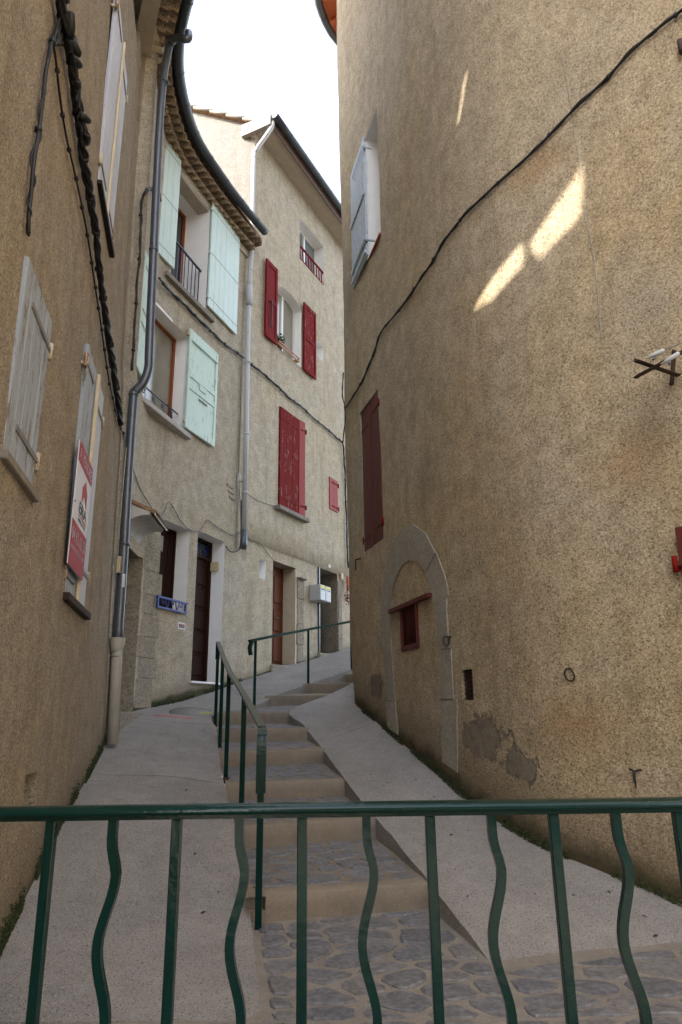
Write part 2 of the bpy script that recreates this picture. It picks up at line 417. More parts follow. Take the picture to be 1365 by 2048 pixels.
# left house (leans back), mint house, red house, right house. s grows away from the camera.
A_pl = [(-1.5, -4), (-1.36, 0), (-1.38, 2), (-1.81, 4), (-2.235, 6), (-2.66, 8.0)]
WA = Wall(A_pl, [(x-.29, y) for x, y in A_pl], -1, 10, 1, seed=1)
C_b = [(-2.66, 8.0), (-2.68, 8.25), (-2.82, 8.6), (-2.98, 9.2), (-3.02, 9.9)] + [(-6.61+.357*y, y) for y in (10.25, 11.2, 12.2, 13.17)]
C_t = [(-2.99, 7.98), (-2.74, 8.12), (-2.88, 8.55), (-3.0, 9.2), (-3.03, 9.9)] + [(-6.61+.357*y, y) for y in (10.25, 11.2, 12.2, 13.17)]
WC = Wall(C_b, C_t, -1, 10, 1, seed=2, und=.008)
R_pl = [(-1.91+.49*k, 13.17+k) for k in (0, 1.5, 3, 5, 8)]
ZL = [0]
def offR(sv, z, s): return .055*smooth01((z-3.35)/.03)
WR = Wall(R_pl, R_pl, 0, 10, 1, off=offR, seed=3, und=.008)
B_ctrl = [(5.2, -3), (4.6, 0), (3.75, 2.2), (2.85, 3.85), (2.13, 4.84), (1.87, 5.14), (1.54, 5.58), (1.29, 6.15), (1.06, 6.85), (.83, 7.8), (.61, 8.8), (.37, 9.8), (.20, 10.5)]
B_pl = [tuple(v) for v in catmull([Vector((x, y, 0)) for x, y in B_ctrl], 3)]
B_pl = [(v[0], v[1]) for v in B_pl]+[(.185, 10.7), (.2, 10.9), (.26, 11.1), (.4, 11.35), (.9, 11.9), (3, 13.2)]
def offB(sv, z, s):
    p = s.plan(sv, z)[0]; k = smooth01((p.y-8)/2.4)
    return k*(.07*(1-math.exp(-max(0, z-.1)/.6))+.004*max(0, z)) 
WB = Wall(B_pl, B_pl, 0, 10, -1, off=offB, seed=4, und=.03)

# openings: (s0, s1, z0, z1)
oA1 = WA.box4([(50, 500), (92, 645), (68, 990), (5, 905)])
oA2 = WA.box4([(167, 672), (197, 805), (170, 1240), (130, 1170)])
oA3 = WA.box4([(222, -12), (243, 150), (220, 510), (197, 370)])
oA4 = WA.box4([(268, -90), (283, -16), (282, 97), (267, 82)])
oA5 = WA.box4([(50, 1556), (74, 1540), (68, 1640), (44, 1660)])
oC1 = WC.box4([(354, 325), (420, 425), (412, 628), (345, 560)])
oC2 = WC.box4([(300, 590), (378, 663), (370, 866), (284, 790)])
oC3 = WC.box4([(246, 1070), (288, 1100), (266, 1421), (228, 1432)])
oC4 = WC.box4([(322, 1036), (379, 1060), (372, 1228), (315, 1216)])
oC5 = WC.box4([(396, 1060), (450, 1084), (440, 1366), (383, 1362)])
oR1 = WR.box4([(600, 428), (648, 500), (648, 583), (600, 505)])
oR2 = WR.box4([(555, 560), (604, 612), (603, 737), (551, 688)])
oR3 = WR.box4([(633, 682), (647, 690), (647, 722), (633, 712)])
oR4 = WR.box4([(557, 812), (603, 842), (606, 1040), (558, 1012)])
oR5 = WR.box4([(657, 950), (674, 965), (676, 1030), (660, 1015)])
oR6 = WR.box4([(519, 1118), (532, 1121), (531, 1160), (518, 1156)])
oR7 = WR.box4([(549, 1121), (597, 1139), (590, 1328), (541, 1334)])
oR8 = WR.box4([(639, 1136), (678, 1148), (674, 1303), (636, 1313)])
oB1 = WB.box4([(730, 288), (753, 208), (763, 466), (735, 522)])
oB2 = WB.box4([(719, 828), (753, 782), (770, 1075), (730, 1103)])
oB4 = WB.box4([(803, 1214), (835, 1200), (841, 1297), (804, 1301)])
oB5 = WB.box4([(920, 1338), (945, 1340), (948, 1403), (928, 1397)])

# ------------------------------------------------------------------ setting: ground, ramps, stairs
def ruled(name, prs, mat, mid=8, sub=9, skirtL=None, skirtR=None, skirt=.4, bulge=0):
    e = catmull([p[0] for p in prs], sub); q = catmull([p[1] for p in prs], sub); mb = MB(); vs = []; fs = []; n = mid+1
    e = [p+Vector((.012*noise.noise(p*4.1), .012*noise.noise(p*3.7+Vector((9, 0, 0))), -.004+.006*noise.noise(p*6))) for p in e]
    for a, b in zip(e, q):
        for k in range(n):
            t = k/mid; p = a.lerp(b, t); 
            if 0 < k < mid: p.z += .012*noise.noise(p*1.7)
            vs.append(p)
    for i in range(len(e)-1):
        for k in range(mid): fs.append((i*n+k, i*n+k+1, (i+1)*n+k+1, (i+1)*n+k))
    mb.add(vs, fs, True)
    mb.add([v for a in e for v in (a, a-Vector((0, 0, skirt)))], [(2*i, 2*i+1, 2*i+3, 2*i+2) for i in range(len(e)-1)])
    mb.add([e[0], q[0], q[0]-Vector((0, 0, skirt)), e[0]-Vector((0, 0, skirt))], [(0, 1, 2, 3)])
    o = mb.build(name, mat); tag(o, kind='structure'); return o, e
gb = MB(); gb.add([(-60, -60, -1.42), (60, -60, -1.42), (60, 80, -1.42), (-60, 80, -1.42)], [(0, 1, 2, 3)])
tag(gb.build('ground', M['mortar']), kind='structure')
rampL = [((-.38, 3.54, -1.3), (-1.80, 3.54, -1.29)), ((-.62, 4.9, -1.20), (-2.05, 4.9, -.97)), ((-.88, 5.9, -.84), (-2.27, 5.9, -.74)),
         ((-1.18, 7.1, -.61), (-2.53, 7.1, -.51)), ((-1.45, 8.3, -.385), (-2.80, 8.3, -.26)), ((-1.68, 9.4, -.155), (-3.5, 9.3, .0)),
         ((-1.88, 10.3, .0), (-3.2, 10.3, .12)), ((-1.37, 10.9, .13), (-2.6, 11.65, .29)), ((-1.1, 11.7, .31), (-2.2, 12.75, .515)),
         ((-.59, 12.5, .525), (-1.7, 14.0, .80)), ((.15, 13.5, .80), (-.75, 15.8, 1.215)), ((1.6, 15.2, 1.25), (.5, 18, 1.72)), ((4, 18, 2.0), (2.6, 22, 2.6))]
LRO, _ = ruled('left_ramp', rampL, M['ramp'])
rampR = [((.79, 4.08, -1.3), (2.6, 4.62, -1.27)), ((.55, 5.15, -1.085), (2.05, 5.3, -1.06)), ((.254, 6.35, -.845), (1.4, 6.35, -.85)),
         ((0, 7.4, -.635), (1.08, 7.3, -.60)), ((-.28, 8.8, -.385), (.80, 8.8, -.26)), ((-.53, 9.6, -.155), (.62, 9.7, -.06)),
         ((-.78, 10.4, .055), (.36, 10.6, .12)), ((-.2, 11.2, .305), (.36, 10.95, .22)), ((.22, 11.8, .535), (.5, 11.3, .36))]
ruled('right_ramp', rampR, M['ramp'])
# treads and risers
SL = [((-.64, 4.86), (.60, 5.13), -1.261, -1.103), ((-.86, 5.92), (.32, 6.35), -1.017, -.855), ((-1.17, 7.18), (.05, 7.42), -.80, -.643),
      ((-1.43, 8.22), (-.22, 8.68), -.566, -.407), ((-1.68, 9.3), (-.46, 9.46), -.337, -.176), ((-1.86, 10.25), (-.70, 10.5), -.132, .03),
      ((-1.28, 11.5), (-.15, 11.48), .136, .293), ((-.72, 12.42), (.8, 12.35), .344, .516), ((-.1, 13.38), (1.8, 13.0), .56, .72), ((.9, 14.4), (3.0, 13.8), .80, .96), ((1.9, 15.4), (4.2, 14.8), 1.04, 1.2)]
stairs = bpy.data.objects.new('stairs', None); scn.collection.objects.link(stairs); stairs.location = (0, 4.9, -1.26); tag(stairs, kind='structure')
def clip(poly, n, c):
    out = []
    for i in range(len(poly)):
        a = poly[i]; b = poly[(i+1) % len(poly)]; da = n[0]*a[0]+n[1]*a[1]-c; db = n[0]*b[0]+n[1]*b[1]-c
        if da <= 0: out.append(a)
        if (da < 0 < db) or (db < 0 < da):
            t = da/(da-db); out.append((a[0]+(b[0]-a[0])*t, a[1]+(b[1]-a[1])*t))
    return out
def inside(poly, p):
    sg = None
    for i in range(len(poly)):
        a = poly[i]; b = poly[(i+1) % len(poly)]; cr = (b[0]-a[0])*(p[1]-a[1])-(b[1]-a[1])*(p[0]-a[0])
        if sg is None: sg = cr > 0
        elif (cr > 0) != sg: return False
    return True
def cobbles(region, zf, size, parent, gap=.03, stretch=1.3, proud=.012):
    reg = [(x/stretch, y) for x, y in region]; xs = [p[0] for p in reg]; ys = [p[1] for p in reg]; seeds = []
    for _ in range(2500):
        p = (rnd.uniform(min(xs), max(xs)), rnd.uniform(min(ys), max(ys)))
        if inside(reg, p):
            r = size*rnd.choice((.72, .9, 1.0, 1.15))
            if all(math.hypot(p[0]-q[0], p[1]-q[1]) > (r+q[2])*.5 for q in seeds): seeds.append((p[0], p[1], r))
    off = root_loc(parent)
    for p in seeds:
        poly = reg
        for q in seeds:
            if q is p: continue
            dx, dy = q[0]-p[0], q[1]-p[1]; d = math.hypot(dx, dy)
            if d > size*3.2: continue
            wgt = p[2]/(p[2]+q[2]); m = d*wgt-gap*.5*rnd.uniform(.7, 1.6)
            poly = clip(poly, (dx/d, dy/d), (p[0]*dx+p[1]*dy)/d+m)
            if len(poly) < 3: break
        if len(poly) < 3: continue
        pts = []
        for i in range(len(poly)):
            a = poly[i]; b = poly[(i+1) % len(poly)]
            pts += [(a[0]*.78+b[0]*.22, a[1]*.78+b[1]*.22), (a[0]*.22+b[0]*.78, a[1]*.22+b[1]*.78)]
        cx = sum(q[0] for q in pts)/len(pts); cy = sum(q[1] for q in pts)/len(pts)
        pts = [(cx+(x-cx)*.96+rnd.uniform(-.006, .006), cy+(y-cy)*.96+rnd.uniform(-.006, .006)) for x, y in pts]
        pts = [(x*stretch, y) for x, y in pts]; cx *= stretch
        ar = abs(sum(pts[i][0]*pts[(i+1) % len(pts)][1]-pts[(i+1) % len(pts)][0]*pts[i][1] for i in range(len(pts))))/2
        if ar < .0035: continue
        hh = proud*rnd.uniform(.5, 1.5); tx, ty = rnd.uniform(-.05, .05), rnd.uniform(-.05, .05); mb = MB(); n = len(pts); vs = []
        for s_, dz in ((1, -.012), (.985, hh*.45), (.90, hh)):
            for x, y in pts:
                X = cx+(x-cx)*s_; Y = cy+(y-cy)*s_; vs.append((X, Y, zf(X, Y)+dz+(0 if s_ > .9 else (X-cx)*tx+(Y-cy)*ty+rnd.uniform(-.002, .002))))
        vs.append((cx, cy, zf(cx, cy)+hh*1.15))
        fs = [(r*n+i, r*n+(i+1) % n, (r+1)*n+(i+1) % n, (r+1)*n+i) for r in (0, 1) for i in range(n)]+[(2*n+i, 2*n+(i+1) % n, 3*n) for i in range(n)]
        mb.add(vs, fs); mb.build('stone', M['stone'], parent)
def line_t(a, b, p):   # signed distance of p beyond line a-b
    dx, dy = b[0]-a[0], b[1]-a[1]; L = math.hypot(dx, dy); return (-(p[0]-a[0])*dy+(p[1]-a[1])*dx)/L
for k in range(len(SL)-1):
    L, R, zb, zt = SL[k]; L2, R2, zb2, _ = SL[k+1]
    def zf(x, y, L=L, R=R, L2=L2, R2=R2, zt=zt, zb2=zb2):
        d1 = line_t(L, R, (x, y)); d2 = -line_t(L2, R2, (x, y)); t = d1/(d1+d2) if d1+d2 > 1e-6 else 0
        return lerp(zt, zb2, max(0, min(1, t)))
    mb = MB(); N = 10; vs = []; fs = []
    rows = [(0, 'b'), (0, 'n'), (.012, 't'), (.13, 't'), (None, 'e')]
    dirn = Vector((-(R[1]-L[1]), R[0]-L[0])).normalized()
    for i in range(N+1):
        t = i/N; p = Vector(L).lerp(Vector(R), t); q = Vector(L2).lerp(Vector(R2), t); jag = .006*noise.noise(Vector((p.x*6, p.y*6, k)))
        vs.append((p.x, p.y, zb-.03)); vs.append((p.x, p.y, lerp(zb, zt, .42))); vs.append((p.x+dirn.x*jag, p.y+dirn.y*jag, zt-.012-abs(jag)))
        for a in (.014, .13): vs.append((p.x+dirn.x*a, p.y+dirn.y*a, zf(p.x+dirn.x*a, p.y+dirn.y*a)))
        vs.append((q.x, q.y, zf(q.x, q.y)-.001))
    for i in range(N):
        for j in range(5):
            if k == 0 and j == 1 and i < 1: continue
            fs.append((i*6+j, (i+1)*6+j, (i+1)*6+j+1, i*6+j+1))
    mb.add(vs, fs, True); st = mb.build('step', M['step'], stairs)
    if k == 0:
        MB().box(L[0]-.02, L[0]+.16, L[1]+.09, L[1]+.11, zb, zt-.02).box(L[0]-.02, L[0]+.16, L[1]+.03, L[1]+.09, lerp(zb, zt, .30), lerp(zb, zt, .40)).build('broken_recess', M['mortar'], st)
    if k < 6:
        dd = Vector((R[0]-L[0], R[1]-L[1])).normalized(); 
        a = Vector(L)+dirn*.12+dd*.05; b = Vector(R)+dirn*.12-dd*.09; c = Vector(R2)-dirn*.02-dd*.09; d = Vector(L2)-dirn*.02+dd*.05
        cobbles([tuple(a), tuple(b), tuple(c), tuple(d)], zf, .17 if k < 3 else .20, st, proud=.006, gap=.022)
landing = MB(); landing.add([(-1.9, 2.4, -1.332), (4.2, 2.4, -1.332), (2.75, 5.0, -1.26), (.8, 5.2, -1.254), (-.66, 4.9, -1.262), (-1.9, 3.9, -1.29)], [(0, 1, 2, 3, 4, 5)])
land = landing.build('cobbled_landing', M['mortar'], base=(0, 3.5, -1.3)); tag(land, kind='structure')
zl = lambda x, y: -1.332+.028*(y-2.4)
cobbles([(-1.6, 2.9), (2.9, 2.9), (2.75, 3.5), (-1.6, 3.5)], zl, .20, land, proud=.008, gap=.02)
cobbles([(-.33, 3.53), (.76, 3.53), (.76, 4.1), (.53, 5.06), (-.56, 4.82)], zl, .18, land, proud=.008, gap=.02)
cobbles([(.80, 3.53), (2.75, 3.53), (2.45, 4.5), (.82, 4.04)], zl, .20, land, proud=.008, gap=.02)

# ------------------------------------------------------------------ house parts
def shutter(house, F, w_, h, n, mat, battens=(), style='plank', hinge=None, thick=.032, strapmat=None, label=None, hmat=None, gap=.004, wear=None):
    mb = MB(F); t = thick
    if style == 'plank':
        for z0, z1 in battens: mb.box(.015, w_-.015, t, t+.022, z0*h, z1*h, .004)
        if not battens: mb.box(.01, w_-.01, -.012, 0, .0+.01, h-.01)
    else:
        sw = min(.075, w_*.17)
        mb.box(0, sw, 0, t+.012, 0, h, .004); mb.box(w_-sw, w_, 0, t+.012, 0, h, .004)
        for z0, z1 in battens: mb.box(sw+.001, w_-sw-.001, 0, t+.010, z0*h, z1*h, .004)
    sh = mb.build('shutter', mat, house)
    if label: sh['label'] = label
    if style == 'plank':
        pw = w_/n
        for i in range(n):
            g = rnd.uniform(-.002, .002)
            MB(F).box(i*pw+gap/2, (i+1)*pw-gap/2, g, t+g, rnd.uniform(0, .004), h-rnd.uniform(0, .004), .004).build('plank', mat, sh)
    else:
        bs = sorted(battens); sw = min(.075, w_*.17)
        for (a0, a1), (b0, b1) in zip(bs, bs[1:]):
            if (b0-a1)*h < .03: continue
            MB(F).box(sw, w_-sw, .008, t-.006, a1*h, b0*h).build('panel', mat, sh)
    if hinge:
        side, zs = hinge
        for zf_ in zs:
            z = zf_*h; x0, x1 = (w_*.25, w_+.02) if side == 'r' else (-.02, w_*.75)
            MB(F).box(x0, x1, t+.024 if battens and style == 'plank' else t+.001, t+.031 if battens and style == 'plank' else t+.009, z-.017, z+.017).build('strap', strapmat or M['strap'], sh)
            hx = w_+.03 if side == 'r' else -.03
            MB(F).tube([(hx, .03, z-.055), (hx, .03, z+.055)], .02, 8).box(hx-.01, hx+.01, -.1, .03, z-.04, z-.01).build('hinge', hmat or strapmat or M['strap'], sh)
    return sh
def window(house, wall, o, depth, fm, pm, cols=2, rows=1, fw=.055, name='window', ztop=None, mull=None):
    s0, s1, z0, z1 = o[:4]; F = wall.F((s0+s1)/2, z0, -depth); hw = (s1-s0)/2+.03; H = z1-z0+.03
    mb = MB(F); mb.box(-hw, -hw+fw+.03, 0, .06, -.02, H).box(hw-fw-.03, hw, 0, .06, -.02, H).box(-hw+fw+.03, hw-fw-.03, 0, .058, -.02, fw).box(-hw+fw+.03, hw-fw-.03, 0, .058, H-fw-.03, H)
    iw = 2*(hw-fw-.03)
    for i in range(1, cols):
        x = -iw/2+iw*i/cols; mb.box(x-.035, x+.035, .002, .064, fw, H-fw-.03)
    for j in range(1, rows):
        z = fw+(H-2*fw)*j/rows
        for i in range(cols):
            a = -iw/2+iw*i/cols+.035*(i > 0); b = -iw/2+iw*(i+1)/cols-.035*(i < cols-1); mb.box(a, b, .004, .05, z-.014, z+.014)
    wn = mb.build(name, fm, house)
    for i in range(cols):
        x0 = -iw/2+iw*i/cols; x1 = x0+iw/cols
        MB(F).box(x0, x1, .018, .026, fw*.5, H-fw-.02).build('pane', pm, wn)
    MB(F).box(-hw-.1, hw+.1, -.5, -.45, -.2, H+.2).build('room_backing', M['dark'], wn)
    return wn
def slab(house, wall, o, out, thick, ext, mat, depth=.02, name='sill', top=0):
    s0, s1, z0, z1 = o[:4]; F = wall.F((s0+s1)/2, z0+top, 0); h = (s1-s0)/2+ext
    return MB(F).box(-h, h, -depth, out, -thick, 0, .006).build(name, mat, house)
def wall_tube(wall, px, d, r, n=7, sub=5, jit=0):
    pts = []
    for x, y in px:
        h = wall.hit(x, y, d)
        if h is None:
            if pts: pts.append(at(x, y, pts[-1].y))
            continue
        pts.append(wall.P(h[0], h[1], d))
    c = catmull(pts, sub)
    if jit: c = [p+Vector((0, 0, rnd.uniform(-jit, jit))) for p in c]
    return c
def gutter(path, r, house, mat, joints=0, name='gutter'):
    prof = []
    for k in range(11):
        a = math.pi*k/10; prof.append((math.cos(a)*r, -math.sin(a)*r))
    prof += [(-r-.012, .012), (-r+.004, .006)]
    for k in range(10, -1, -1):
        a = math.pi*k/10; prof.append((math.cos(a)*(r-.006), -math.sin(a)*(r-.006)+.002))
    g = MB().strip(path, prof, smooth=True).build(name, mat, house)
    if joints:
        L = [0]
        for a, b in zip(path, path[1:]): L.append(L[-1]+(Vector(b)-Vector(a)).length)
        for j in range(1, int(L[-1]/joints)+1):
            d = j*joints
            for i in range(len(L)-1):
                if L[i] <= d < L[i+1]:
                    t = (d-L[i])/(L[i+1]-L[i]); c = Vector(path[i]).lerp(Vector(path[i+1]), t); u = (Vector(path[i+1])-Vector(path[i])).normalized()
                    pr = [(math.cos(math.pi*q/10)*(r+.006), -math.sin(math.pi*q/10)*(r+.006)) for q in range(11)]+[(math.cos(math.pi*q/10)*(r-.002), -math.sin(math.pi*q/10)*(r-.002)) for q in range(10, -1, -1)]
                    MB().strip([c-u*.018, c+u*.018], pr).build('gutter_joint', mat, g); break
    return g
def block(name, house, poly, z0, z1, mat):   # closed body behind a facade
    n = len(poly); mb = MB()
    mb.add([(x, y, z0) for x, y in poly]+[(x, y, z1) for x, y in poly], [(i, i+1, n+i+1, n+i) for i in range(n-1)])
    return mb.build(name, mat, house)

# ------------------------------------------------------------------ left house (wall A)
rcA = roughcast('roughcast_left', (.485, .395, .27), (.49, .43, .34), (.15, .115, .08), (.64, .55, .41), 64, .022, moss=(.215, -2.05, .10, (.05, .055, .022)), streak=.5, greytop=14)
HA = thing('house', (-2.2, 6, -1), 'roughcast house on the left with grey wooden shutters and a for-sale board', 'house')
# made-up holes in the unseen upper wall, shaped to throw sun patches opposite
pat1 = [(1058, 490), (1166, 330), (1163, 428), (1082, 516)]; pat2 = [(948, 618), (1045, 488), (1048, 528), (985, 600)]
pat3 = [(914, 250), (931, 148), (935, 144), (919, 243)]
def aperture(px):
    out = []
    for x, y in px:
        h = WB.hit(x, y); p = WB.P(*h)
        # march towards the sun to wall A
        t = 2.0
        for _ in range(30):
            q = p+SUN_DIR*t; best = min((abs(WA.plan(sv, q.z)[0].y-q.y), sv) for sv in [k*.01 for k in range(0, 1215)])
            X = WA.plan(best[1], q.z)[0].x+.0; t += (q.x-X)/.60*.9*SUN_DIR.length*.7
        q = p+SUN_DIR*t; out.append((best[1], q.z))
    return out
AP = [aperture(p) for p in (pat1, pat2, pat3)]
ALL = [p for a in AP for p in a]
oAp = (min(p[0] for p in ALL)-.15, max(p[0] for p in ALL)+.15, min(p[1] for p in ALL)-.15, max(p[1] for p in ALL)+.15)
ZTA = 17.0  # unseen upper part made this tall to keep sun off the wall opposite
mA = WA.mesh(WA.S[-1], -1.6, ZTA, [oA1, oA2, oA3, oA4, oA5, oAp], .35)
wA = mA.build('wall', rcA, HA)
from mathutils.geometry import tessellate_polygon
ring = [[(q, oAp[3]) for q in WA.sv if oAp[0]-1e-6 <= q <= oAp[1]+1e-6]+[(oAp[1], q) for q in WA.zv[::-1] if oAp[2]+1e-6 < q < oAp[3]-1e-6]+[(q, oAp[2]) for q in WA.sv[::-1] if oAp[0]-1e-6 <= q <= oAp[1]+1e-6]+[(oAp[0], q) for q in WA.zv if oAp[2]+1e-6 < q < oAp[3]-1e-6]]
polys = [[Vector((a, b, 0)) for a, b in ring[0]]]+[[Vector((a, b, 0)) for a, b in ap] for ap in AP]
flat = [p for pl in polys for p in pl]
lg = MB(); lg.add([WA.P(p.x, p.y) for p in flat], [tuple(t) for t in tessellate_polygon(polys)]); lg.build('sun_mask_wall', rcA, HA)  # added panel out of view; its holes shape the sunlight
P0 = WA.plan(WA.S[-1], 8)[0]
YS = WA.plan(oAp[1]+.2, 8)[0].y + .1
block('wall', HA, [(P0.x+.02, P0.y), (-6.4, 8.3), (-6.4, YS), (WA.plan(oAp[1]+.25, 8)[0].x-.1, YS)], -1.6, ZTA, rcA)
roofA = MB(); roofA.box(-6.6, -1.95, YS-.2, 8.3, ZTA, ZTA+.25); roofA.build('roof', M['terracotta'], HA)
# reveals and shutters
SL_ = dict(hmat=M['ivoryhinge'], strapmat=M['strap'])
for o_ in (oA1, oA2, oA3): WA.reveal(o_, .12, M['cement'], HA)
WA.reveal(oA4, .5, M['cement'], HA); WA.reveal(oA5, .2, rcA, HA)
for o_, dd in ((oA1, .1), (oA2, .1), (oA3, .1), (oA4, .5), (oA5, .19)):
    F = WA.F((o_[0]+o_[1])/2, o_[2], -dd); hw = (o_[1]-o_[0])/2+.06
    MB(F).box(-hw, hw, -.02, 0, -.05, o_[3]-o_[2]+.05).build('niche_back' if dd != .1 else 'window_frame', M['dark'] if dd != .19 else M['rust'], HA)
def lf(wall, o, d): return wall.F(o[0], o[2], d)
w1 = oA1[1]-oA1[0]; h1 = oA1[3]-oA1[2]
shutter(HA, lf(WA, oA1, -.035), w1, h1, 5, M['greypaint'], (), 'plank', ('r', (.18, .83)), label='single grey plank shutter with flaking paint, nearest on the left wall', **SL_)
slab(HA, WA, oA1, .035, .05, .04, M['sillwood'] if 0 else M['sillstone'], .05)
w2 = (oA2[1]-oA2[0])/2; h2 = oA2[3]-oA2[2]
sa = shutter(HA, lf(WA, oA2, -.04), w2-.01, h2, 4, M['greypaint'], (), 'plank', ('l', (.07, .92)), label='left leaf of the grey shutters behind the for-sale board', **SL_)
F2 = WA.F(oA2[0]+w2+.01, oA2[2], -.04)
sb = shutter(HA, F2, w2-.01, h2, 4, M['lilacpaint'], (), 'plank', ('r', (.15, .88)), label='right leaf of the grey shutters behind the for-sale board', **SL_)
MB(F2).box(-.03, .025, .033, .065, -.02, h2-.02, .008).build('cover_strip', M['cream'], sb)
slab(HA, WA, oA2, .05, .06, .05, M['rust'], .05)
h3 = oA3[3]-oA3[2]; w3 = (oA3[1]-oA3[0])/2
shutter(HA, lf(WA, oA3, -.02), w3-.01, h3, 4, M['lilacpaint'], (), 'plank', ('l', (.1, .93)), label='left leaf of the high lilac-grey shutters', **SL_)
F3 = WA.F(oA3[0]+w3+.01, oA3[2], -.02)
sc3 = shutter(HA, F3, w3-.01, h3, 4, M['lilacpaint'], (), 'plank', ('r', (.1, .9)), label='right leaf of the high lilac-grey shutters', **SL_)
MB(F3).box(-.03, .022, .033, .06, 0, h3-.02, .008).build('cover_strip', M['cream'], sc3)
slab(HA, WA, oA3, .05, .05, .04, M['dark'], .05)

# ------------------------------------------------------------------ mint-shuttered house (wall C)
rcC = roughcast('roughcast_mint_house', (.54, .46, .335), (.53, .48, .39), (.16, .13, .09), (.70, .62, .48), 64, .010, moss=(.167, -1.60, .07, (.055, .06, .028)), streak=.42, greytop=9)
HC = thing('house', (-2.4, 11, 0), 'narrow curved-front house with pale mint shutters and a tiled eave', 'house')
WC.mesh(WC.S[-1], -.9, 10.35, [oC1, oC2, oC3, oC4, oC5], .3).build('wall', rcC, HC)
block('wall', HC, [(-3.1, 8.1), (-8.5, 9.5), (-8.5, 15), (-3, 13.9), (-1.98, 13.2)], -1, 10.25, rcC)
for o_, dp in ((oC1, .66), (oC2, .30), (oC4, .34), (oC5, .36)): WC.reveal(o_, dp, M['white'], HC)
WC.reveal(oC3, .7, M['ashlar'], HC)
window(HC, WC, oC1, .62, M['orangewood'], M['glass'], 2, 1)
window(HC, WC, oC2, .26, M['orangewood'], M['glasspale'], 1, 1)
# ground floor doorway: dark door set deep behind cut-stone jamb
F = WC.F((oC3[0]+oC3[1])/2, oC3[2], -.68); hw = (oC3[1]-oC3[0])/2
dr = MB(F).box(-hw, hw, 0, .05, 0, oC3[3]-oC3[2]).build('door', M['brownwood'], HC)
for k in range(4): MB(F).box(-hw+.1, hw-.1, .05, .065, .12+.5*k, .5+.5*k, .01).build('panel', M['brownwood'], dr)
MB(F).box(-hw, hw, .05, .9, -.5, .0).build('doorstep', M['ashlar'], HC)
# cut stone jamb beside it
zj = [WC.hit(290, y)[1] for y in (1417, 1357, 1316, 1274, 1228, 1187, 1138, 1090, 1055)]
for k, (a, b) in enumerate(zip(zj, zj[1:])):
    sA = oC3[1]+.012; sB = WC.hit(316-.02*k, 1240)[0]+(.05 if k % 2 else -.01)-.02*(k == 0)
    if k > 5: sB -= .03
    FF = WC.F((sA+sB)/2, a, 0); hh = (sB-sA)/2
    MB(FF).box(-hh, hh, -.3, .014+rnd.uniform(-.004, .004), .003, b-a-.003, .008).build('stone', M['ashlar'], HC)
# tiled canopy above the doorway
cz = 2.74; Fc = WC.F(1.70, 0, 0)
cx0, cx1 = -.62, .30
cv = []
for k in range(9):
    a = math.pi/2*k/8; cv.append((.46*math.sin(a)*1.0, cz-.30+.30*(1-math.cos(a))))
prof = [(.29*(1-math.cos(math.pi/2*k/8)), cz-.27+.20*math.sin(math.pi/2*k/8)) for k in range(9)]+[(.33, cz-.07), (.33, cz-.03), (0, cz+.11)]
can = MB(Fc).prism([(p[0], p[1]) for p in prof], 'x', cx0, cx1).build('door_canopy', M['canopy'], HC)
for k in range(8):
    x = cx0+.08+(cx1-cx0-.1)*k/7.3; vs = []; fs = []
    for j, (yy, zz) in enumerate(((.40, cz-.045), (-.0, cz+.14))):
        for q in range(7):
            a = math.pi*q/6; vs.append((x+.075*math.cos(a), yy, zz+.062*math.sin(a)))
    n = 7; fs = [(q, q+1, n+q+1, n+q) for q in range(6)]
    mb = MB(Fc).add(vs, fs, True); mb.add([(v[0], v[1], v[2]-.012) for v in vs], fs, True); mb.add([vs[q] for q in range(7)]+[(vs[q][0], vs[q][1], vs[q][2]-.012) for q in range(7)], [(q, q+1, 8+q, 7+q) for q in range(6)])
    mb.build('tile', M['terracotta'] if k < 3 else M['sillstone'], can)
    MB(Fc).add([(x+.062*math.cos(math.pi*q/6), .385, cz-.058+.05*math.sin(math.pi*q/6)) for q in range(7)], [tuple(range(7))]).build('mortar_plug', M['white'], can)
# louvered window with blue guard
F = WC.F((oC4[0]+oC4[1])/2, oC4[2], -.30); hw = (oC4[1]-oC4[0])/2; H = oC4[3]-oC4[2]
lv = MB(F).box(-hw-.02, -hw+.045, 0, .05, 0, H).box(hw-.045, hw+.02, 0, .05, 0, H).box(-hw+.045, hw-.045, 0, .05, H-.07, H).box(-hw+.045, hw-.045, 0, .05, 0, .07).box(-hw+.04, hw-.04, -.02, 0, .05, H-.05).box(-.02, .02, .002, .052, .07, H-.07).build('window', M['louver'], HC)
for k in range(9):
    x = -hw+.045+(2*hw-.09)*k/9; MB(F).box(x+.003, x+(2*hw-.09)/9-.003, .004, .03+.006*(k % 2), .07, H-.07, .003).build('board', M['louver'], lv)
def scroll(mb, cx, cz, r, a0, turns, d=0, flip=1, rr=.007, n=18, y=0):
    pts = []
    for k in range(n+1):
        t = k/n; a = a0+flip*turns*2*math.pi*t; q = r*(1-.72*t); pts.append((cx+q*math.cos(a), y, cz+q*math.sin(a)))
    return mb.tube(pts, rr, 6)
def scurve(mb, x0, x1, z0, z1, y, rr=.007):
    pts = [(x0, y, z0), (lerp(x0, x1, .25), y, lerp(z0, z1, .02)), (lerp(x0, x1, .5), y, lerp(z0, z1, .5)), (lerp(x0, x1, .75), y, lerp(z0, z1, .98)), (x1, y, z1)]
    return mb.tube(catmull(pts, 5), rr, 6)
b4 = WC.box4([(315, 1192), (375, 1209), (372, 1229), (314, 1214)], .03)
F = WC.F(b4[0], b4[2], .02); W_ = b4[1]-b4[0]; H_ = b4[3]-b4[2]+.02
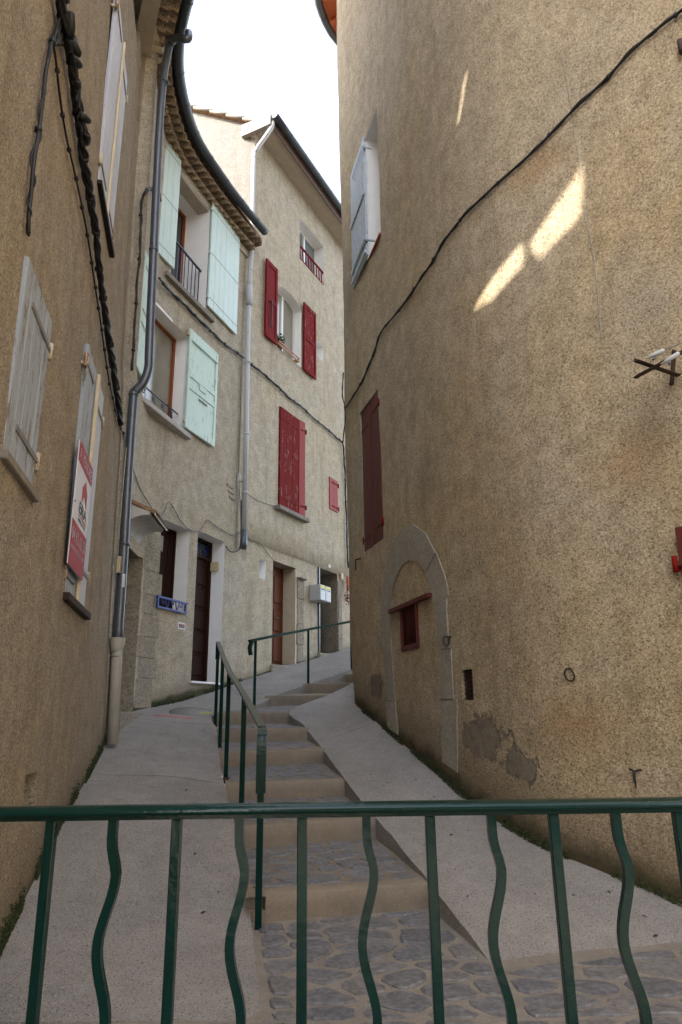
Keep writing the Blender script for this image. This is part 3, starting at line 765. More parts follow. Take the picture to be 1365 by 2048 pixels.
mb = MB(F).box(0, W_+.02, 0, .03, H_-.03, H_).box(0, W_, 0, .028, 0, .03).box(.0, .035, .002, .026, .03, H_-.03).box(W_-.04, W_-.005, .002, .026, .03, H_-.03)
gr = mb.build('window_guard', M['bluerail'], HC)
for sx in (0, 1):
    m2 = MB(F); fx = (lambda x: x) if sx == 0 else (lambda x: W_-x)
    g = [(.10, .11), (.13, .17), (.19, .16), (.2, .1), (.15, .05)]
    zc = H_/2
    scroll(m2, fx(.17), zc+.02, .06, math.pi*(.3 if not sx else .7), .9, flip=1 if not sx else -1, rr=.009, y=.014)
    m2.tube(catmull([(fx(.205), .014, zc+.07), (fx(.24), .014, zc-.0), (fx(.27), .014, zc-.07), (fx(.30), .014, zc-.02), (fx(.33), .014, zc+.08), (fx(.37), .014, zc+.06), (fx(.39), .014, zc)], 4), .009, 6)
    m2.build('scroll', M['bluerail'], gr)
# mint shutters
q = WC.box4([(424, 420), (480, 455), (475, 656), (417, 628)], .06)
wl = q[1]-q[0]; hl = q[3]-q[2]
bt = ((.07, .10), (.48, .51), (.90, .93))
def mint_batten(wall, s0, z0, w_, h, n, side, lab):
    sh = shutter(HC, wall.F(s0, z0, .03), w_, h, n, M['mint'], (), 'plank', None, label=lab)
    return sh
FS = WC.F(q[0], q[2], .035)
sh = shutter(HC, FS, wl, hl, 6, M['mint'], (), 'plank', None, label='right leaf of the upper mint shutters, folded back on the wall')
for f_ in (.08, .5, .92):
    MB(FS).box(.02, wl-.02, .033, .036, f_*hl-.006, f_*hl+.004).build('strap', M['strap'], sh)
    MB(FS).box(-.035, .01, .0, .045, f_*hl-.03, f_*hl+.03, .004).build('hinge', M['mint'], sh)
sL = oC1[0]-.02-wl
FS = WC.F(oC1[0]+.1, q[2], .05) @ Matrix.Translation((-.12-wl, 0, 0))
sh = shutter(HC, FS, wl, hl, 6, M['mint'], (), 'plank', None, label='left leaf of the upper mint shutters, partly behind the downpipe')
for f_ in (.08, .5, .92): MB(FS).box(.02, wl-.02, .033, .036, f_*hl-.006, f_*hl+.004).build('strap', M['strap'], sh)
q2 = WC.box4([(379, 664), (437, 700), (430, 885), (371, 866)], .06)
wl2 = q2[1]-q2[0]; hl2 = q2[3]-q2[2]
bts = ((0, .075), (.40, .455), (.52, .575), (.90, 1))
FS = WC.F(q2[0], q2[2], .03)
sh = shutter(HC, FS, wl2, hl2, 1, M['mintpeel'], bts, 'panel', None, label='right leaf of the lower panelled mint shutters')
MB(FS).box(.05, wl2-.01, .045, .06, hl2*.885, hl2*.9, .003).build('strap', M['mintpeel'], sh)
MB(FS).box(wl2*.38, wl2*.62, .03, .05, hl2*.46, hl2*.515, .003).build('latch', M['mintpeel'], sh)
MB(FS).box(wl2*.4, wl2*.68, .03, .045, hl2*.355, hl2*.37, .003).build('letter_slit', M['strap'], sh)
for f_ in (.06, .94): MB(FS).box(-.04, .01, 0, .045, f_*hl2-.03, f_*hl2+.03, .004).build('hinge', M['ivoryhinge'], sh)
FS = WC.F(oC2[0]+.15, q2[2], .05) @ Matrix.Translation((-.17-wl2*.75, 0, 0))
shutter(HC, FS, wl2*.75, hl2, 1, M['mintpeel'], bts, 'panel', None, label='left leaf of the lower mint shutters, a sliver beside the downpipe')
# raised white surround, sills
slab(HC, WC, oC1, .09, .09, .22, M['sillstone'], .3, top=.0)
slab(HC, WC, oC2, .16, .085, .10, M['sillpale'], .25, top=.0)
F = WC.F((oC2[0]+oC2[1])/2, oC2[2], 0); hw = (oC2[1]-oC2[0])/2; H = oC2[3]-oC2[2]
MB(F).box(hw+.002, hw+.05, -.02, .022, 0, H+.05, .003).box(-hw-.05, hw-.0, -.02, .02, H+.003, H+.05, .003).build('window_surround', M['white'], HC)
# navy balcony rail in the upper window
def balustrade(house, F, w_, h, n, mat, th=.014, top=.03, name='window_rail', foot=0):
    rl = MB(F).box(0, w_, -.02, .02, h-top, h, .004).build(name, mat, house)
    if foot: MB(F).box(0, w_, -.01, .01, foot, foot+.014).build('bottom_bar', mat, rl)
    for k in range(n):
        x = w_*(k+.5)/n; MB(F).box(x-th/2, x+th/2, -th/2, th/2, 0, h-top).build('baluster', mat, rl)
    return rl
balustrade(HC, WC.F(oC1[0], oC1[2], -.10), oC1[1]-oC1[0]-.0, .98, 9, M['navyrail'])
W2 = oC2[1]-oC2[0]; FR = WC.F((oC2[0]+oC2[1])/2, oC2[2], -.06) @ Matrix.Translation((-W2/2, 0, 0))
rl = MB(FR).tube([(0, 0, .36), (W2-.02, 0, .36)], .014, 6).box(W2-.2, W2-.02, -.008, .008, .06, .08).build('window_rail', M['navyrail'], HC)
for k in range(5):
    x = .12+k*(W2-.2)/4.6; m2 = MB(FR); scroll(m2, x, .27, .055, .5, 1.0, rr=.008); scroll(m2, x+.03, .15, .05, 3.6, 1.0, rr=.008); m2.tube(catmull([(x-.03, 0, .33), (x+.05, 0, .22), (x-.02, 0, .12), (x+.05, 0, .04)], 4), .006, 5)
    m2.build('scroll', M['navyrail'], rl)
MB(FR).tube([(W2-.32, 0, .36), (W2-.14, 0, .02)], .012, 6).build('brace', M['navyrail'], rl)
# door with blue transom grille
F = WC.F((oC5[0]+oC5[1])/2, oC5[2], -.33); hw = (oC5[1]-oC5[0])/2; H = oC5[3]-oC5[2]; HD = H-.36
df = MB(F).box(-hw-.02, -hw+.05, 0, .07, 0, H).box(hw-.06, hw+.02, 0, .07, 0, H).box(-hw+.05, hw-.06, 0, .07, HD, HD+.06).box(-hw+.05, hw-.06, 0, .07, H-.04, H).box(-hw+.05, hw-.06, 0, .03, 0, HD).build('door', M['brownwood'], HC)
for k in range(5):
    z = .12+k*(HD-.2)/5; MB(F).box(-hw+.12, hw-.13, .03, .05, z, z+(HD-.2)/5-.07, .012).build('panel', M['brownwood'], df)
MB(F).box(-hw+.05, hw-.06, .01, .02, HD+.06, H-.04).build('pane', M['glass'], df)
m2 = MB(F)
for k in range(3):
    x = -hw+.16+k*(2*hw-.3)/2.2; scroll(m2, x, HD+.2, .07, 0, 1.1, rr=.007, y=.05); scroll(m2, x, HD+.12, .05, 3, 1.0, flip=-1, rr=.007, y=.05); m2.tube([(x+.08, .05, HD+.06), (x+.08, .05, H-.04)], .007, 6)
m2.build('transom_grille', M['bluerail'], df)
slab(HC, WC, oC5, .05, .035, .03, M['white'], .35, name='doorstep', top=.0)
# génoise eave of tiles and the gutter
EAVE_Z = 10.2
E_ctrl = [(-1.95, 7.02), (-2.16, 7.42), (-2.50, 8.2), (-2.66, 9.0), (-2.63, 10.05), (-2.33, 11.05), (-2.0, 11.9), (-1.63, 12.72)]
Ep = catmull([Vector((x, y, EAVE_Z)) for x, y in E_ctrl], 6)
def inner(path, d, z):
    out = []
    for i, p in enumerate(path):
        t = (path[min(i+1, len(path)-1)]-path[max(i-1, 0)]).normalized(); n = Vector((-t.y, t.x, 0)); out.append(Vector((p.x, p.y, z))+n*d)
    return out
def walk(path, step, start=0):
    out = []; L = 0; nxt = start
    for a, b in zip(path, path[1:]):
        l = (b-a).length
        while nxt <= L+l: t = (nxt-L)/l; out.append((a.lerp(b, t), (b-a).normalized())); nxt += step
        L += l
    return out
gu = gutter([tuple(p) for p in inner(Ep, -.045, EAVE_Z+.03)], .092, HC, M['zincdark'], .62)
band = inner(Ep, .22, EAVE_Z-.10)
MB().strip([tuple(p) for p in band], [(-.28, -.02), (.115, -.02), (.115, .05), (-.28, .05)]).build('eave_mortar', M['soffit'], HC)
band2 = inner(Ep, .32, EAVE_Z-.27)
MB().strip([tuple(p) for p in band2], [(-.25, .0), (.075, .0), (.075, .07), (-.25, .07)]).build('eave_mortar', M['soffit'], HC)
band3 = inner(Ep, .40, EAVE_Z-.52)
MB().strip([tuple(p) for p in band3], [(-.2, 0), (.045, 0), (.045, .16), (-.2, .16)]).build('eave_mortar', M['soffit'], HC)
def tile_mesh(name, L=.34, r=.084, mat=None):
    mb = MB(); vs = []; n = 9
    for rr in (r, r-.014):
        for y in (0, L):
            for q in range(n):
                a = math.pi*q/(n-1); vs.append(((rr*(1 if y == 0 else .85))*math.cos(a), -y, -rr*.0+rr*math.sin(a)*.95))
    fs = []
    for q in range(n-1): fs += [(q, q+1, n+q+1, n+q), (2*n+q, 3*n+q, 3*n+q+1, 2*n+q+1), (q, 2*n+q, 2*n+q+1, q+1)]
    mb.add(vs, fs, True); return mb.mesh(name, mat, Vector((0, 0, 0)))
tm = tile_mesh('tile', mat=M['oldtile'])
hcl = HC.location
for row, (ins, z) in enumerate(((.055, EAVE_Z-.205), (.19, EAVE_Z-.375))):
    pth = inner(Ep, ins, z)
    for p, t in walk(pth, .186, .05+.093*row):
        o = link('tile', tm, HC, tuple(p-hcl)); o.rotation_euler = (R_(-6+rnd.uniform(-2, 2)), 0, math.atan2(t.y, t.x)-math.pi)
        # local +y must point outwards (towards the alley)
# roof above
roof = [(-1.98, 7.0), (-2.68, 9.0), (-2.35, 11.1), (-1.7, 13.0), (-6.5, 14.8), (-7.5, 8.0)]
MB().add([(x, y, EAVE_Z+.09+(0 if i < 4 else 1.5)) for i, (x, y) in enumerate(roof)]+[(x, y, EAVE_Z+.03+(0 if i < 4 else 1.5)) for i, (x, y) in enumerate(roof)], [(0, 1, 2, 3, 4, 5), (11, 10, 9, 8, 7, 6)]+[(i, (i+1) % 6, 6+(i+1) % 6, 6+i) for i in range(6)]).add([(-1.7, 13.0, 10.1), (-6.5, 14.8, 10.1), (-7.5, 8.0, 10.1), (-1.98, 7.0, 10.1), (-1.7, 13.0, 10.25), (-6.5, 14.8, 11.75), (-7.5, 8.0, 11.75), (-1.98, 7.0, 10.25)], [(0, 1, 5, 4), (1, 2, 6, 5), (2, 3, 7, 6)]).build('roof', M['terracotta'], HC)
# pale return block at the eave's near end
MB().prism([(-3.3, 8.02), (-2.98, 7.80), (-2.66, 7.70), (-2.66, 8.2), (-3.1, 8.6)], 'z', EAVE_Z-.36, EAVE_Z+.30).build('eave_return', M['cream'], HC)
# grey downpipe with an elbow
pp = [atz(378, 66, EAVE_Z-.07), at(376, 78, 7.9), at(355, 76, 7.95), at(345, 82, 8.0), at(337, 100, 8.05), at(322, 210, 8.05), at(305, 560, 8.05), at(299, 700, 8.05), at(297, 738, 8.05), at(287, 765, 8.05), at(272, 782, 8.05), at(267, 800, 8.05), at(256, 960, 8.05), at(246, 1130, 8.05), at(235, 1290, 8.05)]
pp = [Vector(p) for p in pp]
pip = MB().tube(catmull(pp, 4), .058, 14).build('downpipe', M['zinc'], HC)
for k in ((330, 165), (308, 500), (268, 790), (250, 1088)):
    c = at(k[0], k[1], 8.05); MB().tube([c+Vector((-.004, 0, -.018)), c+Vector((.0, 0, .018))], .066, 14).build('pipe_clip', M['zinc'], pip)
lo = [at(236, 1277, 8.05), at(235, 1300, 8.05), at(225, 1487, 8.03)]
MB().tube(lo, .062, 14).build('lower_pipe', M['pvcdirty'], pip)
c = lo[0]; MB().tube([c+Vector((0, 0, -.16)), c+Vector((0, 0, -.12)), c+Vector((0, 0, -.06)), c+Vector((0, 0, 0)), c+Vector((0, 0, .005))], [.064, .068, .088, .088, .09], 14).build('pipe_socket', M['pvcdirty'], pip)
MB().tube([c+Vector((0, 0, -.215)), c+Vector((0, 0, -.2))], .068, 14).build('pipe_clip', M['strap'], pip)
c = at(249, 1150, 8.05); MB().box(c.x+.0, c.x+.03, c.y-.0625, c.y-.055, c.z-.16, c.z).build('sticker', M['paper'], pip)
# flat grey strip of conduit beside it
a_, b_ = at(229, 1200, 8.12), at(219, 1480, 8.1)
MB().tube([a_+Vector((-.02, 0, 1.5)), a_, b_], .022, 6).build('conduit', M['zinc'], HC)

# ------------------------------------------------------------------ red-shuttered house (wall R)
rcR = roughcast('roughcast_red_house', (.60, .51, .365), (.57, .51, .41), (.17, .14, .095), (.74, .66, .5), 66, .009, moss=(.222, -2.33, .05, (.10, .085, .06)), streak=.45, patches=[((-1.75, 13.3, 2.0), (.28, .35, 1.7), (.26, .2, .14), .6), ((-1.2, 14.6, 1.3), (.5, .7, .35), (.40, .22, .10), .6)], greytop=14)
HR = thing('house', (-1, 15, .9), 'tall roughcast house with dark red shutters at the bend of the alley', 'house')
ZR = 13.34
r2top = oR2[3]
WR.mesh(WR.S[-1], 0, ZR, [oR1, oR2, oR3, oR4, oR5, oR6, oR7, oR8], .4, smin=-.14, extra_z=(3.352, 3.38)).build('wall', rcR, HR)
g0 = Vector((-1.91, 13.17)); gd = Vector((-1, .03))
gv = [(g0.x, g0.y, -.5), (g0.x+gd.x*6, g0.y+gd.y*6, -.5), (g0.x+gd.x*6, g0.y+gd.y*6, 15.62), (g0.x, g0.y, 13.64)]
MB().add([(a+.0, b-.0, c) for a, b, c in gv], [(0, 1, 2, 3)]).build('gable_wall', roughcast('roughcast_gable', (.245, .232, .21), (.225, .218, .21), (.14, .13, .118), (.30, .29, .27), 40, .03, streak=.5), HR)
# roof: slab rising to the left with a broken verge of tiles
ex = Vector((.88, -.43)); ovh = .60
ep0 = Vector((g0.x+ex.x*ovh, g0.y+ex.y*ovh-.1)); al = Vector((.44, .898))
def RP(d, up, zoff=0): return Vector((g0.x+al.x*d-up, g0.y+al.y*d+.03*up-(.25 if up < 0 else 0)*0, 13.64+.33*up+zoff))
mb = MB(); rfp = [RP(-.10, -ovh-.02), RP(9, -ovh-.02), RP(9, 6), RP(-.10, 6)]
mb.add([p+Vector((0, 0, .0)) for p in rfp]+[p+Vector((0, 0, .06)) for p in rfp], [(0, 1, 2, 3), (4, 5, 6, 7), (0, 1, 5, 4), (1, 2, 6, 5), (2, 3, 7, 6), (3, 0, 4, 7)]); rfR = mb.build('roof', M['terracotta'], HR)
for k in range(16):
    u = -ovh+.02+k*.4; a = RP(-.12, u, .055); b = RP(-.12, u+.46, .035); MB().tube([a, b], [.045, .04], 8).build('verge_tile', M['sillstone'], rfR)
# soffit, fascia, gutter
def RE(d, o, z): return Vector((g0.x+al.x*d+ex.x*o, g0.y+al.y*d+ex.y*o, z))
MB().add([RE(-.1, -.1, 13.27), RE(9, -.1, 13.27), RE(9, .50, 13.33), RE(-.1, .50, 13.33), RE(-.1, -.1, 13.45), RE(9, -.1, 13.45), RE(9, .50, 13.45), RE(-.1, .50, 13.45)], [(0, 1, 2, 3), (4, 5, 6, 7), (0, 3, 7, 4), (2, 3, 7, 6)]).build('soffit', M['soffit'], HR)
MB().add([RE(-.1, .51, 13.25), RE(9, .51, 13.25), RE(9, .535, 13.25), RE(-.1, .535, 13.25), RE(-.1, .51, 13.55), RE(9, .51, 13.55), RE(9, .535, 13.55), RE(-.1, .535, 13.55)], [(0, 1, 2, 3), (4, 5, 6, 7), (0, 1, 5, 4), (2, 3, 7, 6), (0, 3, 7, 4)]).build('fascia', M['fascia'], HR)
MB().add([RE(-.22, -.3, 13.27), RE(-.1, -.3, 13.27), RE(-.1, .535, 13.27), RE(-.22, .535, 13.27), RE(-.22, -.3, 13.60), RE(-.1, -.3, 13.60), RE(-.1, .535, 13.57), RE(-.22, .535, 13.57)], [(0, 1, 2, 3), (4, 5, 6, 7), (0, 1, 5, 4), (2, 3, 7, 6), (0, 3, 7, 4), (1, 2, 6, 5)]).build('boxed_eave_end', M['strap'], HR)
gutter([RE(-.2+k*.5, .63, 13.51) for k in range(19)], .10, HR, M['zincdark'], .7)
# white downpipe
pp = [at(546, 236, 12.86), at(545, 252, 12.84), at(538, 264, 12.84), at(513, 300, 12.86), at(508, 318, 12.86), at(504, 480, 12.86), at(499, 574, 12.86)]
# keep it just in front of the wall end
wp = MB().tube(catmull([Vector(p) for p in pp], 4), .052, 12).build('downpipe', M['pvc'], HR)
MB().tube([at(499, 572, 12.86), at(499, 590, 12.86), at(499, 610, 12.86)], [.07, .066, .07], 12).build('pipe_collar', M['greybox'], wp)
MB().tube([at(498, 612, 12.86), at(494, 800, 12.86), at(489, 1065, 12.86)], .050, 12).build('pipe_length', M['pvc'], wp)
MB().tube([at(489, 1060, 12.86), at(488, 1085, 12.86), at(486, 1098, 12.86)], [.06, .07, .075], 12).build('pipe_shoe', M['zinc'], wp)
for y in (315, 540, 725, 868, 985): 
    c = at(508-(y-300)*.0255, y, 12.86); MB().tube([c-Vector((0, 0, .015)), c+Vector((0, 0, .015))], .06, 12).build('pipe_clip', M['pvc'], wp)
for o_, dp in ((oR1, .34), (oR2, .30), (oR3, .3)): WR.reveal(o_, dp, M['white'], HR)
WR.reveal(oR6, .3, M['white'], HR); WR.reveal(oR7, .38, M['cement'], HR); WR.reveal(oR8, .6, M['ashlar'], HR); WR.reveal(oR4, .15, M['cement'], HR); WR.reveal(oR5, .08, M['cement'], HR)
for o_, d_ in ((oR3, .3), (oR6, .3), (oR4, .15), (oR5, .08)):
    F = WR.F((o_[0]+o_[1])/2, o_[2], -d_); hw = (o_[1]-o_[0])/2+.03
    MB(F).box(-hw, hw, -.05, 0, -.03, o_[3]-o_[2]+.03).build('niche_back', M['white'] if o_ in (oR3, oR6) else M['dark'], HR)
window(HR, WR, oR1, .3, M['whiteframe'], M['glassgrey'], 2, 1, .05)
window(HR, WR, oR2, .26, M['whiteframe'], M['glasspale'], 2, 1, .05)
# segmental arch head of the middle window, filled from the square head down
s0, s1, z0, z1 = oR2; n = 10; F = WR.F((s0+s1)/2, z1, 0); hw = (s1-s0)/2
def arc(x): return -.17*(x/hw)**2
vs = []; 
for k in range(n+1):
    x = -hw+2*hw*k/n
    for y in (.003, -.3): vs += [(x, y, .0), (x, y, arc(x))]
fs = []
for k in range(n):
    a = 4*k; b = a+4; fs += [(a+1, b+1, b+3, a+3)]
MB(F).add(vs, fs).build('arch_head', M['white'], HR)
MB(F).add(vs, [(4*k, 4*k+4, 4*k+5, 4*k+1) for k in range(n)]).build('arch_spandrel', rcR, HR)
# red shutters beside the middle window
q = WR.box4([(531, 510), (553, 545), (553, 690), (530, 672)], .05)
bt3 = ((0, .06), (.47, .53), (.94, 1))
wl = q[1]-q[0]; hl = q[3]-q[2]
sh = shutter(HR, WR.F(q[0], q[2], .04), wl, hl, 1, M['redclean'], bt3, 'panel', None, label='left red shutter of the middle window, with an iron espagnolette')
MB(WR.F(q[0]+wl*.45, q[2], .09)).box(-.012, .012, 0, .02, hl*.15, hl*.5).build('latch', M['iron'], sh)
q = WR.box4([(608, 602), (631, 632), (631, 760), (606, 738)], .05)
wl = q[1]-q[0]; hl = q[3]-q[2]
sh = shutter(HR, WR.F(q[0], q[2], .04), wl, hl, 1, M['redpaint'], bt3, 'panel', None, label='right red shutter of the middle window, with chipped paint')
# ajar tall red shutters
wl = (oR4[1]-oR4[0]); hl = oR4[3]-oR4[2]
FS = WR.F(oR4[0]+.01, oR4[2]+.02, .0)
shutter(HR, FS, wl*.80, hl-.03, 3, M['redpaint'], (), 'plank', None, label='tall closed red shutter with long flakes of paint missing')
FS2 = WR.F(oR4[1]-.0, oR4[2]+.02, .0) @ Matrix.Rotation(R_(180-38), 4, 'Z')
FSb = WR.F(oR4[0]+wl*.81, oR4[2]+.02, .01)@Matrix.Rotation(R_(8), 4, 'Z')
sh = shutter(HR, FSb, wl*.22, hl-.03, 1, M['pinkred'], (), 'plank', ('r', (.1, .9)), strapmat=M['redpaint'], label='narrow outer leaf of the tall red shutter')
FS = WR.F(oR4[0]+.01, oR4[2]+.02, .034)
m2 = MB(FS).box(.01, wl*.8, 0, .006, hl*.085, hl*.1).box(.01, wl*.8, 0, .006, hl*.87, hl*.885); m2.build('strap', M['redpaint'], sh)
slab(HR, WR, oR4, .14, .09, .13, M['sillstone'], .15, top=.0)
# little pink-red shutter
wl = oR5[1]-oR5[0]; hl = oR5[3]-oR5[2]
shutter(HR, WR.F(oR5[0], oR5[2], -.01), wl, hl, 4, M['pinkred'], (), 'plank', ('r', (.13, .87)), strapmat=M['redpaint'], label='small faded red shutter near the right corner')
# top window guard
Wg = oR1[1]-oR1[0]
rg = MB(WR.F(oR1[0], oR1[2], -.02)).box(0, Wg, -.02, .02, .40, .44).box(0, Wg, -.015, .015, .03, .055).build('window_guard', M['redclean'], HR)
for k in range(9):
    x = Wg*(k+.5)/9; MB(WR.F(oR1[0], oR1[2], -.02)).add([(x-.045, .01, .4), (x-.015, .01, .4), (x+.02, .01, .055), (x-.01, .01, .055), (x-.045, -.01, .4), (x-.015, -.01, .4), (x+.02, -.01, .055), (x-.01, -.01, .055)], [(0, 1, 2, 3), (7, 6, 5, 4), (0, 3, 7, 4), (1, 5, 6, 2)]).build('baluster', M['redclean'], rg)
# doors
F = WR.F((oR7[0]+oR7[1])/2, oR7[2], -.36); hw = (oR7[1]-oR7[0])/2; H = oR7[3]-oR7[2]
d2 = MB(F).box(-hw, hw, 0, .04, 0, H).build('door', M['redwood'], HR)
for i in range(2):
    for k in range(3):
        x0 = -hw+.1+i*(hw-.05); z0_ = (.1, .75, 1.35)[k]; MB(F).box(x0, x0+hw-.2, .04, .058, z0_, z0_+(.5, .45, .6)[k], .012).build('panel', M['redwood'], d2)
MB(F).tube([(hw*.35, .05, 1.02), (hw*.35, .1, 1.02), (hw*.35-.1, .1, 1.02)], .012, 8).box(hw*.35-.02, hw*.35+.02, .04, .055, .9, 1.12).build('handle', M['strap'], d2)
MB(F).box(hw-.05, hw+.0, .04, .36, 0, H).build('door_jamb', M['cream'], HR)
MB(WR.F((oR7[0]+oR7[1])/2, oR7[2], 0)).box(-hw-.05, hw+.1, -.36, .05, -.35, 0, .02).build('doorstep', M['ashlar'], HR)
F = WR.F((oR8[0]+oR8[1])/2, oR8[2], -.55); hw = (oR8[1]-oR8[0])/2; H = oR8[3]-oR8[2]
d3 = MB(F).box(-hw, hw, 0, .04, 0, H).build('door', M['zincdark'], HR)
for k in range(3): MB(F).box(-hw+.1, hw-.1, .04, .06, .1+.62*k, .6+.62*k, .01).build('panel', M['zincdark'], d3)
MB(WR.F((oR8[0]+oR8[1])/2, oR8[2], 0)).box(-hw-.05, hw+.05, -.55, .06, -.2, 0.0, .02).build('doorstep', M['ashlar'], HR)
MB(WR.F(oR8[0], oR8[2], 0)).box(-.03, .02, -.03, .035, 0, H, .005).build('door_jamb', M['zinc'], HR)
# stone pilaster right of the door and beside the grey doorway
def stones(house, wall, sa, sb, zs, proud=.03, mat='ashlar', back=.25, jitter=.02):
    for a, b in zip(zs, zs[1:]):
        j = rnd.uniform(-jitter, jitter); F = wall.F((sa+sb)/2, a, 0); hh = (sb-sa)/2+j
        MB(F).box(-hh, hh, -back, proud+rnd.uniform(-.008, .008), .005, b-a-.005, .012).build('stone', M[mat], house)
stones(HR, WR, oR7[1]+.01, oR7[1]+.30, [.85, 1.45, 1.9, 2.45, 2.95], .02)
stones(HR, WR, oR8[1]+.01, oR8[1]+.22, [1.25, 1.75, 2.25, 2.8, 3.2], .02)
c = WR.hit(600, 1160); MB(WR.F(c[0], c[1], 0)).box(-.14, .14, -.02, .12, 0, .04, .01).build('stone_shelf', M['sillstone'], HR)
for k in range(3):
    h_ = WC.hit(455+k*2, 972+k*12); MB(WC.F(h_[0]+.0, h_[1], 0)).box(-.02, .2, -.02, .02, 0, .05, .006).build('vent_slat', M['cement'], HC)

# ------------------------------------------------------------------ right house (wall B)
def bp(x, y): h = WB.hit(x, y); return tuple(WB.P(*h))
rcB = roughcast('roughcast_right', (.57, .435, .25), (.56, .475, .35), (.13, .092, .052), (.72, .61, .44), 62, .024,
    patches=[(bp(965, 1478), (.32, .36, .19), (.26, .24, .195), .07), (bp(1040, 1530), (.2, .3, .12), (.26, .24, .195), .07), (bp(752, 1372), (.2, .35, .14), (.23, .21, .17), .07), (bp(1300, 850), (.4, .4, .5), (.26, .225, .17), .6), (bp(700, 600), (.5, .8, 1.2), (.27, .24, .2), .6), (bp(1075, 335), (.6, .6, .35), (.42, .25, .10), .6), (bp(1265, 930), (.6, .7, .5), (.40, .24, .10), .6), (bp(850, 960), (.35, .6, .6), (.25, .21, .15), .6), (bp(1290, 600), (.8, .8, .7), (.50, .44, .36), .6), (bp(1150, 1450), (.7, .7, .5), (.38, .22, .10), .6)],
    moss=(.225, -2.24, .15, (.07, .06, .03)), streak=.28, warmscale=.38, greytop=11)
HB = thing('house', (1.2, 7, -.6), 'big roughcast house on the right with a bulging wall and blocked arched doorway', 'house')
ZTB = 14.9
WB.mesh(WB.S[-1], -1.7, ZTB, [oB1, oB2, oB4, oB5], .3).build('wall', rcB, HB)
block('wall', HB, [(3.0, 13.2), (11, 13.2), (11, -3), (5.2, -3)], -1.7, ZTB, rcB)
WB.reveal(oB1, .34, M['white'], HB); WB.reveal(oB2, .08, M['cement'], HB); WB.reveal(oB4, .1, M['cement'], HB); WB.reveal(oB5, .05, rcB, HB)
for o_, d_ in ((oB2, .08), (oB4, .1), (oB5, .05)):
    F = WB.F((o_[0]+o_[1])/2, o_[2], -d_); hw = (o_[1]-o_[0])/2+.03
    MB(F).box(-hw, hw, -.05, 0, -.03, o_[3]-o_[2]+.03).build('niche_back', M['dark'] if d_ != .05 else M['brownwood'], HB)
window(HB, WB, oB1, .3, M['whiteframe'], M['glass'], 1, 1)
# far blue-grey shutter folded back
q = WB.box4([(698, 330), (731, 290), (735, 520), (699, 572)], .07)
F = WB.F(q[0], q[2], .06); wl = q[1]-q[0]; hl = q[3]-q[2]
sh = shutter(HB, F, wl, hl, 4, M['bluegrey'], ((.1, .14), (.5, .54), (.02, .045)), 'plank', ('l', (.12, .9)), hmat=M['bluegrey'], strapmat=M['bluegrey'], label='weathered blue-grey shutter folded back beside the high window')
MB(WB.F((oB1[0]+oB1[1])/2, oB1[2], 0)).box(-(oB1[1]-oB1[0])/2-.02, (oB1[1]-oB1[0])/2+.02, -.3, .03, -.04, 0).build('sill', M['orangewood'], HB)
# closed oxblood shutters
wl = oB2[1]-oB2[0]; hl = oB2[3]-oB2[2]
HX = dict(hmat=M['redpaint'], strapmat=M['oxblood'])
shutter(HB, WB.F(oB2[0]+.0, oB2[2], -.02), wl/2-.004, hl, 2, M['oxblood'], (), 'plank', ('l', (.1, .9)), label='near leaf of the closed oxblood shutters', **HX)
shutter(HB, WB.F(oB2[0]+wl/2+.004, oB2[2], -.02), wl/2-.004, hl, 2, M['oxblood'], (), 'plank', ('r', (.08, .86)), label='far leaf of the closed oxblood shutters', **HX)
# blocked arched doorway: surround of dressed stones, each its own piece
def arch_outline(pxs, d=.03): return [WB.hit(x, y, d) for x, y in pxs]
outer_px = [(905, 1545), (902, 1400), (897, 1300), (893, 1240), (892, 1195), (884, 1155), (868, 1105), (848, 1065), (822, 1049), (800, 1060), (782, 1090), (769, 1130), (762, 1175), (760, 1230), (762, 1300), (770, 1400), (776, 1455)]
inner_px = [(880, 1525), (878, 1400), (876, 1300), (871, 1250), (866, 1210), (858, 1175), (848, 1145), (832, 1124), (816, 1120), (803, 1130), (792, 1148), (783, 1172), (779, 1200), (778, 1250), (780, 1310), (787, 1400), (793, 1468)]
O = [Vector((a+rnd.uniform(-.018, .018), b+rnd.uniform(-.012, .012), 0)) for a, b in arch_outline(outer_px)]; I = [Vector((a+rnd.uniform(-.01, .01), b+rnd.uniform(-.008, .008), 0)) for a, b in arch_outline(inner_px)]
groups = [(0, 1), (1, 2), (2, 4), (4, 6), (6, 7), (7, 9), (9, 11), (11, 13), (13, 14), (14, 15), (15, 16)]
sur = bpy.data.objects.new('arch_surround', None); scn.collection.objects.link(sur); sur.parent = HB
def wall_patch(wall, poly, d0, d1, M_, name, parent, chamf=.01):
    c = sum(poly, Vector())/len(poly); inn = [p+(c-p)*min(.3, chamf/max(.02, (c-p).length)) for p in poly]; n = len(poly)
    vs = [wall.P(p.x, p.y, d0) for p in poly]+[wall.P(p.x, p.y, d1-chamf*.6) for p in poly]+[wall.P(p.x, p.y, d1) for p in inn]
    fs = [(i, (i+1) % n, n+(i+1) % n, n+i) for i in range(n)]+[(n+i, n+(i+1) % n, 2*n+(i+1) % n, 2*n+i) for i in range(n)]+[tuple(range(2*n, 3*n))]
    return MB().add(vs, fs).build(name, M_, parent)
